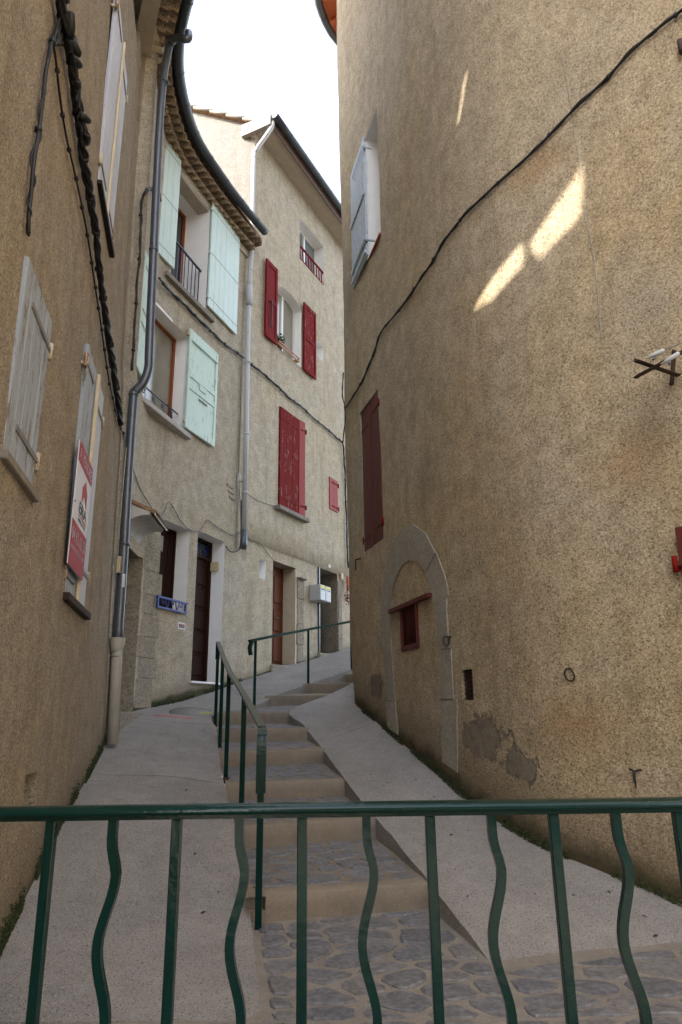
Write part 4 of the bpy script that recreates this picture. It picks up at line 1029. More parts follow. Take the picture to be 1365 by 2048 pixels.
for gi, (a, b) in enumerate(groups):
    sh_ = .010
    oo = [O[k].copy() for k in range(a, b+1)]; ii = [I[k].copy() for k in range(a, b+1)]
    oo[0] = oo[0].lerp(oo[1], sh_/max(.05, (oo[1]-oo[0]).length)); ii[0] = ii[0].lerp(ii[1], sh_/max(.05, (ii[1]-ii[0]).length))
    if gi in (0, 2, 3, 9, 10):
        sx_ = {0: -.07, 2: .035, 3: -.02, 9: -.05, 10: .06}[gi]
        for v_ in oo: v_.x += sx_
    ds = .009+rnd.uniform(-.003, .005)
    for k in range(len(oo)-1):
        pass
    poly = oo+ii[::-1]
    # quads strips so curved pieces stay sound
    vs = []; fs = []; m = len(oo)
    for dd in (-.02, ds):
        for p in oo: vs.append(WB.P(p.x, p.y, dd))
        for p in ii: vs.append(WB.P(p.x, p.y, dd))
    t2 = 2*m
    for k in range(m-1):
        fs.append((t2+k, t2+k+1, t2+m+k+1, t2+m+k)); fs.append((k, k+1, t2+k+1, t2+k)); fs.append((m+k, m+k+1, t2+m+k+1, t2+m+k))
    fs.append((0, m, t2+m, t2)); fs.append((m-1, 2*m-1, t2+2*m-1, t2+m-1))
    MB().add(vs, fs).build('stone', M['cement'], sur)
# red lintel and latticed window in the blocking
h_ = [WB.hit(*p, .03) for p in ((780, 1222), (859, 1188))]
Lb = WB.P(h_[1][0], h_[1][1]-.01, .02); La = WB.P(h_[0][0], h_[0][1]-.01, .02)
MB().strip([La, Lb], [(-.025, -.024), (.03, -.024), (.03, .024), (-.025, .024)]).build('lintel', M['oxblood'], HB)
s0, s1, z0, z1 = oB4; F = WB.F((s0+s1)/2, z0, -.01); hw = (s1-s0)/2; H = z1-z0
wf = MB(F).box(-hw, -hw+.05, -.03, .03, 0, H).box(hw-.05, hw, -.03, .03, 0, H).box(-hw+.05, hw-.05, -.03, .028, 0, .055).box(-hw+.05, hw-.05, -.03, .028, H-.04, H).build('window', M['oxblood'], HB)
m2 = MB(F); N = 15; iw = hw-.05
for k in range(-N, N+1):
    for sg in (1, -1):
        c0 = k*.045
        # line x = c0 + sg*(z-H/2) clipped to the frame
        pts = []
        for z in (0.05, H-.04):
            pts.append((c0+sg*(z-H/2), z))
        (xa, za), (xb, zb) = pts
        if xa > xb: xa, za, xb, zb = xb, zb, xa, za
        if xb <= -iw or xa >= iw: continue
        if xa < -iw: za += (zb-za)*(-iw-xa)/(xb-xa); xa = -iw
        if xb > iw: zb = za+(zb-za)*(iw-xa)/(xb-xa); xb = iw
        yy = -.004*sg; m2.tube([(xa, yy, za), (xb, yy, zb)], .0045, 4)
lt = m2.build('lattice', M['oxblood'], wf); tag(lt, kind='stuff')
# small vent hole with grating
s0, s1, z0, z1 = oB5; F = WB.F((s0+s1)/2, z0, -.03); m2 = MB(F)
for k in range(5):
    x = -(s1-s0)/2+(s1-s0)*(k+.5)/5; m2.tube([(x, 0, 0), (x, 0, z1-z0)], .004, 5)
for k in range(7):
    z = (z1-z0)*(k+.5)/7; m2.tube([(-(s1-s0)/2, 0, z), ((s1-s0)/2, 0, z)], .004, 5)
m2.build('vent_grating', M['rust'], HB)
# red shutter just entering the frame on the right
h_ = WB.hit(1354, 1056, .03); h2_ = WB.hit(1357, 1148, .03)
ZS = h2_[1]; HS = h_[1]-h2_[1]
shutter(HB, WB.F(h_[0]-.12, ZS, .03) @ Matrix.Translation((-.38, 0, 0)), .5, HS, 4, M['oxblood'], (), 'plank', ('r', (.2,)), strapmat=M['oxblood'], hmat=M['redpaint'], label='dark red shutter cut by the right edge of the picture')
h_ = WB.hit(1356, 100, .03); MB(WB.F(h_[0]-.03, h_[1], 0)).tube([(0, .04, -.06), (0, .04, .06)], .022, 8).box(-.01, .01, -.05, .04, -.01, .01).build('hinge', M['rust'], HB)
# eave of the right house: boards, tiles and gutter round the corner
BE = [Vector((1.15, 6.9, 0)), Vector((.98, 7.8, 0)), Vector((.72, 8.8, 0)), Vector((.45, 9.8, 0)), Vector((.2, 10.6, 0)), Vector((.24, 11.2, 0)), Vector((.7, 11.9, 0)), Vector((2.6, 13.2, 0))]
def outB(d, z):
    out = []
    for i, p in enumerate(BE):
        t = (BE[min(i+1, len(BE)-1)]-BE[max(i-1, 0)]).normalized(); n = Vector((-t.y, t.x, 0)); out.append(p+n*d+Vector((0, 0, z)))
    return catmull(out, 4)
ZE = 14.85
a = outB(-.1, ZE); b = outB(.46, ZE+.02); n = len(a)
MB().add(a+b+[p+Vector((0, 0, .03)) for p in a]+[p+Vector((0, 0, .03)) for p in b], [(i, i+1, n+i+1, n+i) for i in range(n-1)]+[(2*n+i, 2*n+i+1, 3*n+i+1, 3*n+i) for i in range(n-1)]+[(n+i, n+i+1, 3*n+i+1, 3*n+i) for i in range(n-1)]+[(0, n, 3*n, 2*n)]).build('eave_board', M['orangeboard'], HB)
for p, t in walk(outB(.0, ZE-.06), .45, .1):
    nn = Vector((-t.y, t.x, 0)); F = Matrix(((t.x, nn.x, 0, p.x), (t.y, nn.y, 0, p.y), (0, 0, 1, p.z), (0, 0, 0, 1)))
    MB(F).box(-.05, .05, -.2, .40, -.06, .055, .006).build('rafter_end', M['orangeboard'], HB)
g_ = outB(.54, ZE+.03)
gutter([tuple(p) for p in g_], .085, HB, M['zinc'], .8)
MB().add([(5, -3.5, ZE+.06), (11.5, -3.5, ZE+.06), (11.5, 13.8, ZE+2.6), (2.6, 13.5, ZE+.06)]+[tuple(p+Vector((0, 0, .05))) for p in outB(.6, ZE)[::-1]], [tuple(range(4+len(a)))]).build('roof', M['terracotta'], HB)

HZ = thing('house', (1.5, -9, -1.4), 'unseen roughcast house added behind the viewer to darken the foreground', 'house')  # made-up rear house, blocks light coming from behind the camera
WZ = Wall([(5.3, -9), (-1.8, -9)], [(5.3, -9), (-1.8, -9)], 0, 10, -1, seed=8)
oZ = (2.6, 3.6, 1.6, 3.2)
WZ.mesh(7.1, -1.5, 8.0, [oZ], .5).build('wall', rcC, HZ); WZ.reveal(oZ, .3, M['white'], HZ); window(HZ, WZ, oZ, .26, M['whiteframe'], M['glass'], 2, 2)
block('wall', HZ, [(5.3, -9), (5.3, -16), (-1.8, -16), (-1.8, -9)], -1.5, 8.0, rcC)
MB().box(-2.2, 5.7, -16.3, -8.6, 8.0, 8.2).build('roof', M['terracotta'], HZ)

# ------------------------------------------------------------------ green railing in the foreground
RY = 1.45
RL = thing('railing', (0, RY, -1.35), 'dark green iron railing with straight and wavy balusters across the foreground', 'railing')
def rail_z(X): 
    return -.158-.0*X+.002*X
def railpt(x, y): return at(x, y, RY)
XL, XR = -1.42, 2.9
zt = lambda X: at(lerp(0, 1365, (X+.68)/(1.34)), lerp(1604, 1585, max(0, min(1, (X+.68)/1.34))), RY).z if -.68 < X < .67 else (at(0, 1604, RY).z if X < 0 else at(1365, 1585, RY).z)
zc_ = zt(0)
def prof_round(w_, h, n=5):
    pts = [(-w_/2, 0), (w_/2, 0)]
    for k in range(n+1):
        a = math.pi*k/n; pts.append((w_/2*math.cos(a)*1.0, h*.45+h*.55*math.sin(a)))
    return pts
path = [(XL, RY, zt(-.6)), (-.6, RY, zt(-.6)), (0, RY, zt(0)), (.6, RY, zt(.6)), (XR, RY, zt(.6)+.02)]
path = [(a, b, c-.026) for a, b, c in path]
MB().strip(path, prof_round(.048, .018), smooth=True).build('handrail', M['green'], RL)
MB().strip([(a, b, c-.009) for a, b, c in path], [(-.010, 0), (.010, 0), (.010, .0085), (-.010, .0085)]).build('top_bar', M['green'], RL)
MB().strip([(a, b, -1.16) for a, b, c in path], [(-.02, 0), (.02, 0), (.02, .012), (-.02, .012)]).build('bottom_bar', M['green'], RL)
bx = [at(x, 1640, RY).x for x in (105, 355, 605, 860, 1107, 1357)]; wx = [at(x, 1640, RY).x for x in (228, 480, 733, 983, 1232)]
dB = bx[1]-bx[0]
bx = [bx[0]-dB*k for k in (2, 1)]+bx+[bx[-1]+dB*k for k in range(1, 9)]; wx = [wx[0]-dB*k for k in (2, 1)]+wx+[wx[-1]+dB*k for k in range(1, 8)]
def bar_sweep(mb, pts, w_, d_):
    P = [Vector(p) for p in pts]; vs = []; fs = []; m = len(P)
    for i, p in enumerate(P):
        t = (P[min(i+1, m-1)]-P[max(i-1, 0)]).normalized(); s_ = Vector((t.z, 0, -t.x))
        for a, b in ((-1, -1), (1, -1), (1, 1), (-1, 1)): vs.append(p+s_*(a*w_/2)+Vector((0, b*d_/2, 0)))
    for i in range(m-1): fs += [(4*i+k, 4*i+(k+1) % 4, 4*i+4+(k+1) % 4, 4*i+4+k) for k in range(4)]
    fs += [(3, 2, 1, 0), (4*m-4, 4*m-3, 4*m-2, 4*m-1)]
    return mb.add(vs, fs, False)
Z0, Z1 = -1.15, zt(0)-.044
for x in bx:
    MB().box(x-.0095, x+.0095, RY-.0095, RY+.0095, Z0, zt(x)-.0352, .0015).build('baluster', M['green'], RL)
for x in wx:
    zt_ = zt(x)-.0352; pts = []
    for k in range(61):
        z = lerp(zt_, Z0, k/60); d = zt_-z; env = min(1, max(0, (d-.03)/.06)); env *= min(1, max(0, (z-Z0-.04)/.08))
        pts.append((x+.0125*env*math.sin((d-.035)/.247*2*math.pi), RY, z))
    bar_sweep(MB(), pts, .0165, .0165).build('wavy_baluster', M['green'], RL)
for x in (XL+.06, 2.2):
    MB().box(x-.02, x+.02, RY-.02, RY+.02, -1.42, zt(0)-.05, .002).build('post', M['green'], RL)

# stair handrail on the left of the steps
def flatbar(mb, path, w_, t_, sm=False):
    return mb.strip(path, [(-w_/2, 0), (w_/2, 0), (w_/2, t_*.6), (w_/2-.006, t_), (-w_/2+.006, t_), (-w_/2, t_*.6)], smooth=sm)
H1 = thing('handrail', (-.6, 4.75, -1.26), 'dark green handrail on five posts climbing the left edge of the steps', 'handrail')
posts = [(516, 1893, 4.75), (482, 1668, 5.98), (452, 1557, 7.4), (440, 1495, 8.7), (431, 1451, 9.9)]
pb = [at(*p) for p in posts]
tops = []
for (x, y, Y), ty in zip(posts, (1462, 1392, 1343, 1312, 1286)):
    tops.append(Vector((0, 0, at(x, ty, Y).z)))
pt = [Vector((b.x, b.y, t.z)) for b, t in zip(pb, tops)]
d0 = (pt[0]-pt[1]).normalized(); e0 = pt[0]+d0*.06
path = [e0+Vector((-.0, -.015, -.30)), e0+Vector((0, -.02, -.10)), e0+Vector((0, 0, -.02)), pt[0]+Vector((0, .02, .015)), pt[1], pt[2], pt[3], pt[4]+(pt[4]-pt[3]).normalized()*.06]
mb = MB()
flatbar(mb, [p for p in path[3:]], .062, .014)
hr = mb.build('rail', M['green'], H1)
# the turned-down near end, its flat facing the viewer
dn = catmull([pt[0]+Vector((0, .02, .012)), e0+Vector((0, -.03, -.01)), e0+Vector((0, -.055, -.08)), e0+Vector((0, -.055, -.36))], 5)
vs = []; fs = []
for i, p in enumerate(dn):
    t = (dn[min(i+1, len(dn)-1)]-dn[max(i-1, 0)]).normalized(); nrm = Vector((1, 0, 0)).cross(t).normalized()
    for a, b in ((-.031, 0), (.031, 0), (.031, .014), (-.031, .014)): vs.append(p+Vector((a, 0, 0))-nrm*b)
for i in range(len(dn)-1): fs += [(4*i+k, 4*i+(k+1) % 4, 4*i+4+(k+1) % 4, 4*i+4+k) for k in range(4)]
fs += [(0, 1, 2, 3), (4*len(dn)-1, 4*len(dn)-2, 4*len(dn)-3, 4*len(dn)-4)]
MB().add(vs, fs, False).build('rail_end', M['green'], hr)
e1 = path[-1]; MB().box(e1.x-.031, e1.x+.031, e1.y-.007, e1.y+.007, e1.z-.24, e1.z+.01).build('rail_end', M['green'], hr)
for b, t in zip(pb, pt):
    MB().box(b.x-.021, b.x+.021, b.y-.012, b.y+.012, b.z-.05, t.z+.006, .002).build('post', M['green'], H1)
    MB().box(b.x-.03, b.x+.03, b.y-.02, b.y+.02, b.z-.01, b.z+.012, .004).build('post_foot', M['rust'], H1)
# upper handrail
H2 = thing('handrail', (-1.3, 10.9, .15), 'dark green handrail with a curled end beside the upper ramp', 'handrail')
p1, p2, p3 = at(509, 1412, 10.95), at(617, 1387, 12.45), at(704, 1347, 13.6)
t1, t2_, t3 = at(511, 1282, 10.95), at(618, 1260, 12.45), at(704, 1243, 13.6)
t1 = Vector((p1.x, p1.y, t1.z)); t2_ = Vector((p2.x, p2.y, t2_.z)); t3 = Vector((p3.x, p3.y, t3.z))
dr_ = (t1-t2_).normalized()
rp = catmull([t1+dr_*.13+Vector((0, 0, -.20)), t1+dr_*.16+Vector((0, 0, -.08)), t1+dr_*.10+Vector((0, 0, .0)), t1+dr_*.02+Vector((0, 0, .02)), t2_+Vector((0, 0, .01)), t3, t3+(t3-t2_)*.8], 5)
sd_ = Vector((-dr_.y, dr_.x, 0)).normalized(); vs = []; fs = []
for i, p in enumerate(rp):
    t = (rp[min(i+1, len(rp)-1)]-rp[max(i-1, 0)]).normalized(); nr = sd_.cross(t).normalized()
    for a, b in ((-.028, -.02), (.028, -.02), (.028, .02), (-.028, .02)): vs.append(p+sd_*a+nr*b)
for i in range(len(rp)-1): fs += [(4*i+k, 4*i+(k+1) % 4, 4*i+4+(k+1) % 4, 4*i+4+k) for k in range(4)]
fs += [(0, 1, 2, 3), (4*len(rp)-1, 4*len(rp)-2, 4*len(rp)-3, 4*len(rp)-4)]
MB().add(vs, fs).build('rail', M['greenmatt'], H2)
for b, t in ((p1, t1), (p2, t2_), (p3, t3)):
    MB().box(b.x-.021, b.x+.021, b.y-.015, b.y+.015, b.z-.08, t.z+.01, .002).build('post', M['greenmatt'], H2)

# ------------------------------------------------------------------ cables
def clips(root, path, step, mat, r, name='clip', start=.2):
    for p, t in walk(path, step, start):
        q = p+Vector((rnd.uniform(-.004, .004), 0, 0)); MB().tube([q-t*.012, q+t*.012], r, 6).box(q.x-.006, q.x+.006, q.y-.006, q.y+.006, q.z-r*1.3, q.z+r*1.3).build(name, mat, root)
def cable(name, wall, px, d, r, label, cat='cable', group=None, mat='cable', twin=0, clip_step=0, clip_r=None, sub=5, off=0):
    c = wall_tube(wall, px, d, r, sub=sub)
    root = thing(name, tuple(c[len(c)//2]), label, cat, group)
    MB().tube(c, r, 8).build('strand', M[mat], root)
    for k in range(twin):
        ph = rnd.uniform(0, 6); c2 = [p+Vector((math.cos(i*.9+ph)*r*1.1, math.sin(i*.7+ph)*r*.8, math.sin(i*.9+ph)*r*1.2)) for i, p in enumerate(c)]
        MB().tube(catmull(c2, 2), r*.62, 6).build('strand', M[mat], root)
    if clip_step: clips(root, c, clip_step, M[mat], clip_r or r*1.9)
    return root, c
kA, cA = cable('cable_bundle', WA, [(118, -40), (128, 40), (143, 110), (152, 190), (163, 270), (170, 335), (180, 400), (190, 470), (197, 540), (206, 600), (218, 670), (228, 730), (236, 790), (243, 850)], .05, .022, 'thick black bundle of cables running down the left wall', 'cable bundle', twin=4, clip_step=.35)
# the swollen, tangled upper half with its taps
up = [p for p in cA if p.z > 4.2]
for k in range(8):
    ph = rnd.uniform(0, 6); am = rnd.uniform(.03, .075)
    c2 = [p+Vector((rnd.uniform(0, .02), math.cos(i*.8+ph)*am, math.sin(i*.6+ph)*am)) for i, p in enumerate(up)]
    MB().tube(catmull(c2, 3), .014, 6).build('strand', M['cable'], kA)
for p, t in walk(up, .17, .05):
    a = rnd.uniform(0, 6); q = p+Vector((.03, math.cos(a)*.04, 0)); e = Vector((.02, rnd.choice((-1, 1))*.05, rnd.uniform(-.03, .06)))
    MB().tube([q-e, q, q+e*.9, q+e*.92+Vector((0, 0, .001))], [.03, .034, .024, .02], 7).build('connector', M['cable'], kA)
low = [p for p in cA if p.z < 2.6]
for p, t in walk(low, .09, .02):
    q = p+Vector((.03, 0, 0)); MB().tube([q, q+Vector((rnd.uniform(0, .05), rnd.uniform(-.06, .06), rnd.uniform(-.06, .06)))], .014, 6).build('connector', M['cable'], kA)
for k in range(4):
    b = [WA.P(*WA.hit(x+k*3, y, .04), .04) for x, y in ((126, 20), (112+k*4, 60), (108+k*3, 90), (122, 70), (138, 66), (146, 90))]
    MB().tube(catmull(b, 5), .009, 6).build('loose_wire', M['cable'], kA)
cable('cable', WA, [(112, 60), (100, 92), (90, 150), (84, 205), (76, 270), (66, 330), (61, 390), (57, 430), (57, 468)], .03, .012, 'twisted black cable dropping to the near grey shutter on the left wall', twin=1, clip_step=.75, clip_r=.022)
cable('cable', WA, [(104, 80), (112, 120), (122, 200), (133, 270), (146, 330), (160, 400), (174, 480), (186, 560), (197, 620), (208, 690), (220, 760), (230, 810), (240, 850), (248, 868)], .025, .008, 'thin cable with many clips beside the thick bundle on the left wall', clip_step=.28, clip_r=.017)
cable('cable', WC, [(322, 402), (318, 386), (308, 378), (292, 382), (285, 400), (282, 440), (281, 500), (275, 560), (272, 620), (268, 680), (265, 740)], .16, .015, 'black cable hooping round the grey downpipe', twin=1, clip_step=.7)
kC, cC = cable('cable', WC, [(318, 556), (345, 586), (380, 620), (420, 660), (452, 690), (476, 706), (488, 716)], .05, .018, 'black cable crossing the mint-shuttered house under its upper sill', twin=2, clip_step=.55)
kR, cR = cable('cable', WR, [(493, 720), (520, 742), (548, 765), (575, 792), (605, 815), (630, 838), (655, 858), (672, 874), (686, 888), (690, 930), (692, 990), (694, 1060), (697, 1135)], .05, .017, 'black cable crossing the red-shuttered house and dropping down its corner', twin=2, clip_step=.6)
cable('cable', WB, [(1400, -15), (1362, 22), (1325, 50), (1268, 98), (1205, 165), (1135, 232), (1075, 295), (1020, 345), (968, 392), (925, 435), (892, 478), (862, 528), (835, 568), (797, 622), (765, 660), (750, 700), (735, 740), (712, 785), (692, 815)], .025, .0125, 'long black cable slanting up the right roughcast wall', twin=1, clip_step=.62, clip_r=.02)
cable('cable', WB, [(686, 712), (688, 745), (685, 780), (687, 800), (690, 815), (690, 850), (686, 884)], .03, .009, 'thin black cable on the left corner of the right house', twin=1)
cable('cable', WR, [(483, 730), (482, 800), (480, 880), (478, 950), (481, 1010), (483, 1060)], .03, .008, 'thin dark wire beside the white downpipe', mat='greycable', twin=1)
cable('cable', WC, [(248, 868), (262, 920), (272, 955), (285, 985), (302, 1012), (318, 1034), (330, 1020), (338, 1004), (350, 1020), (365, 1046), (382, 1060), (398, 1062), (408, 1050), (416, 1040), (430, 1050), (455, 1066), (470, 1070), (484, 1062)], .03, .0075, 'thin grey wire looping above the two doors of the mint-shuttered house', mat='greycable', twin=1)
cable('cable', WR, [(484, 1064), (500, 1078), (520, 1086), (535, 1105), (548, 1122)], .02, .006, 'thin wire sagging towards the reddish door', mat='greycable')
cable('cable', WC, [(452, 1092), (460, 1102), (470, 1104), (479, 1098), (482, 1080), (483, 1050), (484, 1000)], .05, .011, 'black cable curling at the foot of the white downpipe')
cable('cable', WR, [(496, 988), (515, 1000), (535, 1008), (548, 1012)], .015, .005, 'thin wire running from the white downpipe to the stone sill', mat='greycable')
cable('cable', WR, [(553, 686), (556, 715), (558, 740), (553, 768)], .02, .004, 'white cord hanging under the planter of the middle window', mat='pvc')

# ------------------------------------------------------------------ for-sale board
sg = WA.box4([(150, 882), (177, 935), (162, 1162), (133, 1127)], .03)
SF = WA.F(sg[0], sg[2], .035); SW = sg[1]-sg[0]; SH = sg[3]-sg[2]
SG = thing('for_sale_sign', tuple(WA.P(sg[0], sg[2], .03)), 'red and white A VENDRE estate-agent board fixed over the grey shutters', 'sign')
MB(SF).box(0, SW, 0, .008, 0, SH).build('board', M['signwhite'], SG)
MB(SF).box(.001, SW-.001, .0085, .0105, SH*.835, SH-.001).build('red_band', M['signred'], SG)
MB(SF).box(.001, SW-.001, .0085, .0105, 0.001, SH*.36).build('red_band', M['signred'], SG)
# house-shaped arrow
ax, az, aw, ah = SW*.60, SH*.56, SW*.16, SH*.20
MB(SF).prism([(ax-aw, az+ah*.1), (ax-aw, az+ah*.72), (ax, az+ah*1.15), (ax+aw, az+ah*.72), (ax+aw, az+ah*.1), (ax, az+ah*.5)], 'y', .0085, .011).build('arrow_logo', M['signred'], SG)
def text(parent, body, F, x, z, w_, h, mat, d=.011, name='lettering'):
    cu = bpy.data.curves.new('lettering', 'FONT'); cu.body = body; cu.size = 1; cu.extrude = .001; cu.resolution_u = 2; cu.offset = .012
    tmp = bpy.data.objects.new('lettering', cu); scn.collection.objects.link(tmp)
    dg = bpy.context.evaluated_depsgraph_get(); me = bpy.data.meshes.new_from_object(tmp.evaluated_get(dg))
    bpy.data.objects.remove(tmp)
    xs = [v.co.x for v in me.vertices]; ys = [v.co.y for v in me.vertices]; sx = w_/(max(xs)-min(xs)); sy = h/(max(ys)-min(ys)); off = root_loc(parent)
    for v in me.vertices:
        v.co = (F @ Vector((x+(v.co.x-min(xs))*sx, d, z+(v.co.y-min(ys))*sy)))-off
    me.materials.clear(); me.materials.append(mat)
    return link(name, me, parent)
text(SG, 'A VENDRE', SF, SW*.06, SH*.868, SW*.88, SH*.095, M['signwhite'])
text(SG, 'ERA', SF, SW*.32, SH*.47, SW*.52, SH*.095, M['signgrey'])
MB(SF).box(SW*.32, SW*.84, .0085, .011, SH*.445, SH*.455).build('red_rule', M['signred'], SG)
text(SG, 'IMMOBILIER', SF, SW*.32, SH*.40, SW*.52, SH*.03, M['signgrey'])
text(SG, '04 92 62 51', SF, SW*.05, SH*.21, SW*.9, SH*.105, M['signwhite'])
text(SG, 'www.sdimmo.fr', SF, SW*.05, SH*.135, SW*.88, SH*.045, M['signwhite'])
for (x, z) in ((.03, .9), (.95, .9), (.03, .5), (.95, .1)):
    MB(SF).tube([(SW*x, .008, SH*z), (SW*x, .016, SH*z)], .007, 6).build('screw', M['strap'], SG)

# ------------------------------------------------------------------ small things on the walls
def small(name, wall, x, y, d, label, cat, base=0):
    h_ = wall.hit(x, y, d) or (wall.S[-1]-.05, 1.5); F = wall.F(h_[0], h_[1], d); return thing(name, tuple(F.translation), label, cat), F
# letter boxes on the corner of the red-shuttered house
h_ = WR.hit(633, 1205); F = WR.F(h_[0], h_[1], 0.0)
LBR = thing('letter_box', tuple(F.translation), 'pair of light grey letter boxes with yellow labels by the grey doorway', 'letter box')
bw, bh, bd = .27, .36, .27
for k in range(2):
    x0 = -.42+k*(bw+.004)+.1
    b_ = MB(F).box(x0, x0+bw, -.02, bd, .0, bh, .006).build('box', M['greybox'], LBR)
    MB(F).box(x0+.012, x0+bw-.012, bd, bd+.008, .012, bh-.075, .003).build('door', M['greybox'], b_)
    MB(F).box(x0+.02, x0+bw-.02, bd+.001, bd+.006, bh-.068, bh-.018).build('label', M['yellow'], b_)
    MB(F).box(x0+.05, x0+bw-.05, bd+.008, bd+.010, bh-.115, bh-.095).build('slot', M['dark'], b_)
    MB(F).box(x0+.09, x0+bw-.04, bd+.008, bd+.010, bh-.2, bh-.15).build('name_plate', M['paper'], b_)
# planter with basil on the middle window sill
h_ = WR.hit(571, 704, .06); F = WR.F((oR2[0]+oR2[1])/2-.12, oR2[2], .02)
PB = thing('planter', tuple(F.translation), 'wooden planter bar with a bushy green pot plant on the middle window sill', 'planter')
MB(F).box(-.48, .48, .05, .075, .0, .035, .004).box(-.48, .48, .05, .075, .085, .12, .004).box(-.48, -.45, -.12, .05, .02, .1).box(.45, .48, -.12, .05, .02, .1).build('planter_rail', M['sillwood'], PB)
PL = thing('potted_plant', tuple((F @ Vector((-.33, -.03, .0)))), 'bushy green basil-like plant in a pot behind the wooden planter bar', 'plant')
Fp = F @ Matrix.Translation((-.28, -.04, 0))
MB(Fp).tube([(0, 0, 0), (0, 0, .13)], [.06, .08], 12).build('pot', M['terracotta'], PL)
mb = MB()
for k in range(260):
    a = rnd.uniform(0, 6.28); b = rnd.uniform(-.5, 1.4); r = rnd.uniform(.04, .17); c = Fp @ Vector((r*math.cos(a)*math.cos(b*.9), r*math.sin(a)*.8*math.cos(b*.9), .22+r*math.sin(b)*1.0))
    u = Vector((rnd.uniform(-1, 1), rnd.uniform(-1, 1), rnd.uniform(-.6, .6))).normalized(); v = u.cross(Vector((rnd.uniform(-1, 1), rnd.uniform(-1, 1), 1))).normalized(); s_ = rnd.uniform(.018, .034)
    mb.add([c-u*s_, c+v*s_*.55, c+u*s_, c-v*s_*.55], [(0, 1, 2, 3)])
fo = mb.build('foliage', M['leaf'], PL); tag(fo, kind='stuff')
# alarm box with a hanging loop in the door reveal
pR = WC.P(oC5[1]-.03, 0, 0); ax_ = WC.F(oC5[1], 2.56, -.17)
AL = thing('bell_box', tuple(ax_.translation), 'beige plastic bell box on the white jamb above the brown door', 'bell box')
MB(ax_).box(-.055, -.002, -.09, .07, 0, .17, .01).build('case', M['beigebox'], AL)
MB(ax_).tube([(-.03, .0, 0), (-.03, -.02, -.05), (-.03, .02, -.06), (-.03, .03, -.01)], .004, 5).build('pull_loop', M['paper'], AL)
T_, F = small('junction_box', WA, 237, 1146, .02, 'narrow beige junction box beside the grey downpipe', 'junction box')
F = Matrix.Translation(at(237, 1146, 7.98)); T_.location = F.translation
MB(F).box(-.022, .022, -.03, .02, 0, .2, .006).build('case', M['beigebox'], T_)
MB(F).tube([(-.02, 0, .18), (-.03, 0, .5), (-.025, 0, 1.6)], .005, 5).tube([(-.02, 0, .02), (-.06, 0, .0), (-.07, 0, .1)], .005, 5).build('wire', M['beigebox'], T_)
T_, F = small('junction_box', WB, 687, 706, .0, 'grey junction box high on the corner where the cables meet', 'junction box')
MB(F).box(-.14, .12, 0, .14, -.05, .32, .012).build('case', M['greybox'], T_)
T_, F = small('junction_box', WC, 478, 962, .0, 'small white junction box beside the white downpipe', 'junction box')
MB(F).box(-.05, .05, 0, .06, -.02, .12, .008).build('case', M['paper'], T_); MB(F).tube([(0-.08, .03, -.35), (-.08, .03, .12), (-.05, .03, .16)], .016, 7).build('conduit', M['pvc'], T_)
T_, F = small('junction_box', WR, 681, 1158, .0, 'small cream junction box by the red flower bundle', 'junction box')
MB(F).box(-.06, .06, 0, .06, -.02, .14, .008).build('case', M['cream'], T_)
T_, F = small('house_number', WR, 659, 1134, .0, 'tiny pale number plate above the grey doorway', 'plate')
MB(F).box(-.05, .05, 0, .012, -.02, .06, .003).build('plate', M['paper'], T_)
T_, F = small('notice', WC, 363, 1253, .0, 'small white and dark notice under the blue window guard', 'notice')
MB(F).box(-.11, .11, 0, .008, -.05, .06, .002).build('plate', M['paper'], T_); MB(F).box(-.085, .085, .009, .011, -.025, .038).build('dark_print', M['signgrey'], T_); MB(F).box(-.05, .03, .0115, .013, -.005, .03).build('red_print', M['signred'], T_)
T_, F = small('notice', WR, 549, 1195, .03, 'yellowish paper notice beside the reddish door', 'notice')
MB(F).box(-.02, .085, -.3, -.292, -.15, .2).build('sheet', M['beigebox'], T_)
# flower bundle
T_, F = small('flower_bundle', WR, 692, 1190, .06, 'bundle of dried red flowers tied with an orange ribbon at the far corner', 'flowers')
mb = MB(F)
for k in range(120):
    a = rnd.uniform(0, 6.28); r = rnd.uniform(.0, .13); c = Vector((r*math.cos(a)-.03, .05+rnd.uniform(-.05, .05), -.02+r*math.sin(a)*1.4-.06)); u = Vector((rnd.uniform(-1, 1), rnd.uniform(-1, 1), rnd.uniform(-1, 1))).normalized(); v = u.orthogonal().normalized(); s_ = rnd.uniform(.012, .03)
    mb.add([c-u*s_, c+v*s_*.6, c+u*s_, c-v*s_*.6], [(0, 1, 2, 3)])
tag(mb.build('petals', M['pepper'], T_), kind='stuff')
cl = MB(F); n1 = 7
for k in range(n1): 
    z = .12+.34*k/n1; w_ = .05+.07*math.sin(math.pi*k/n1); cl.add([(-w_+.03, .03, z), (w_+.03, .06, z+.01), (w_*.8+.03, .06+.03*(k % 2), z+.07), (-w_*.9+.03, .03+.03*((k+1) % 2), z+.06)], [(0, 1, 2, 3)])
cl.tube([(0, .05, .1), (.02, .05, .47)], .03, 6); cl.build('ribbon', M['cloth'], T_)
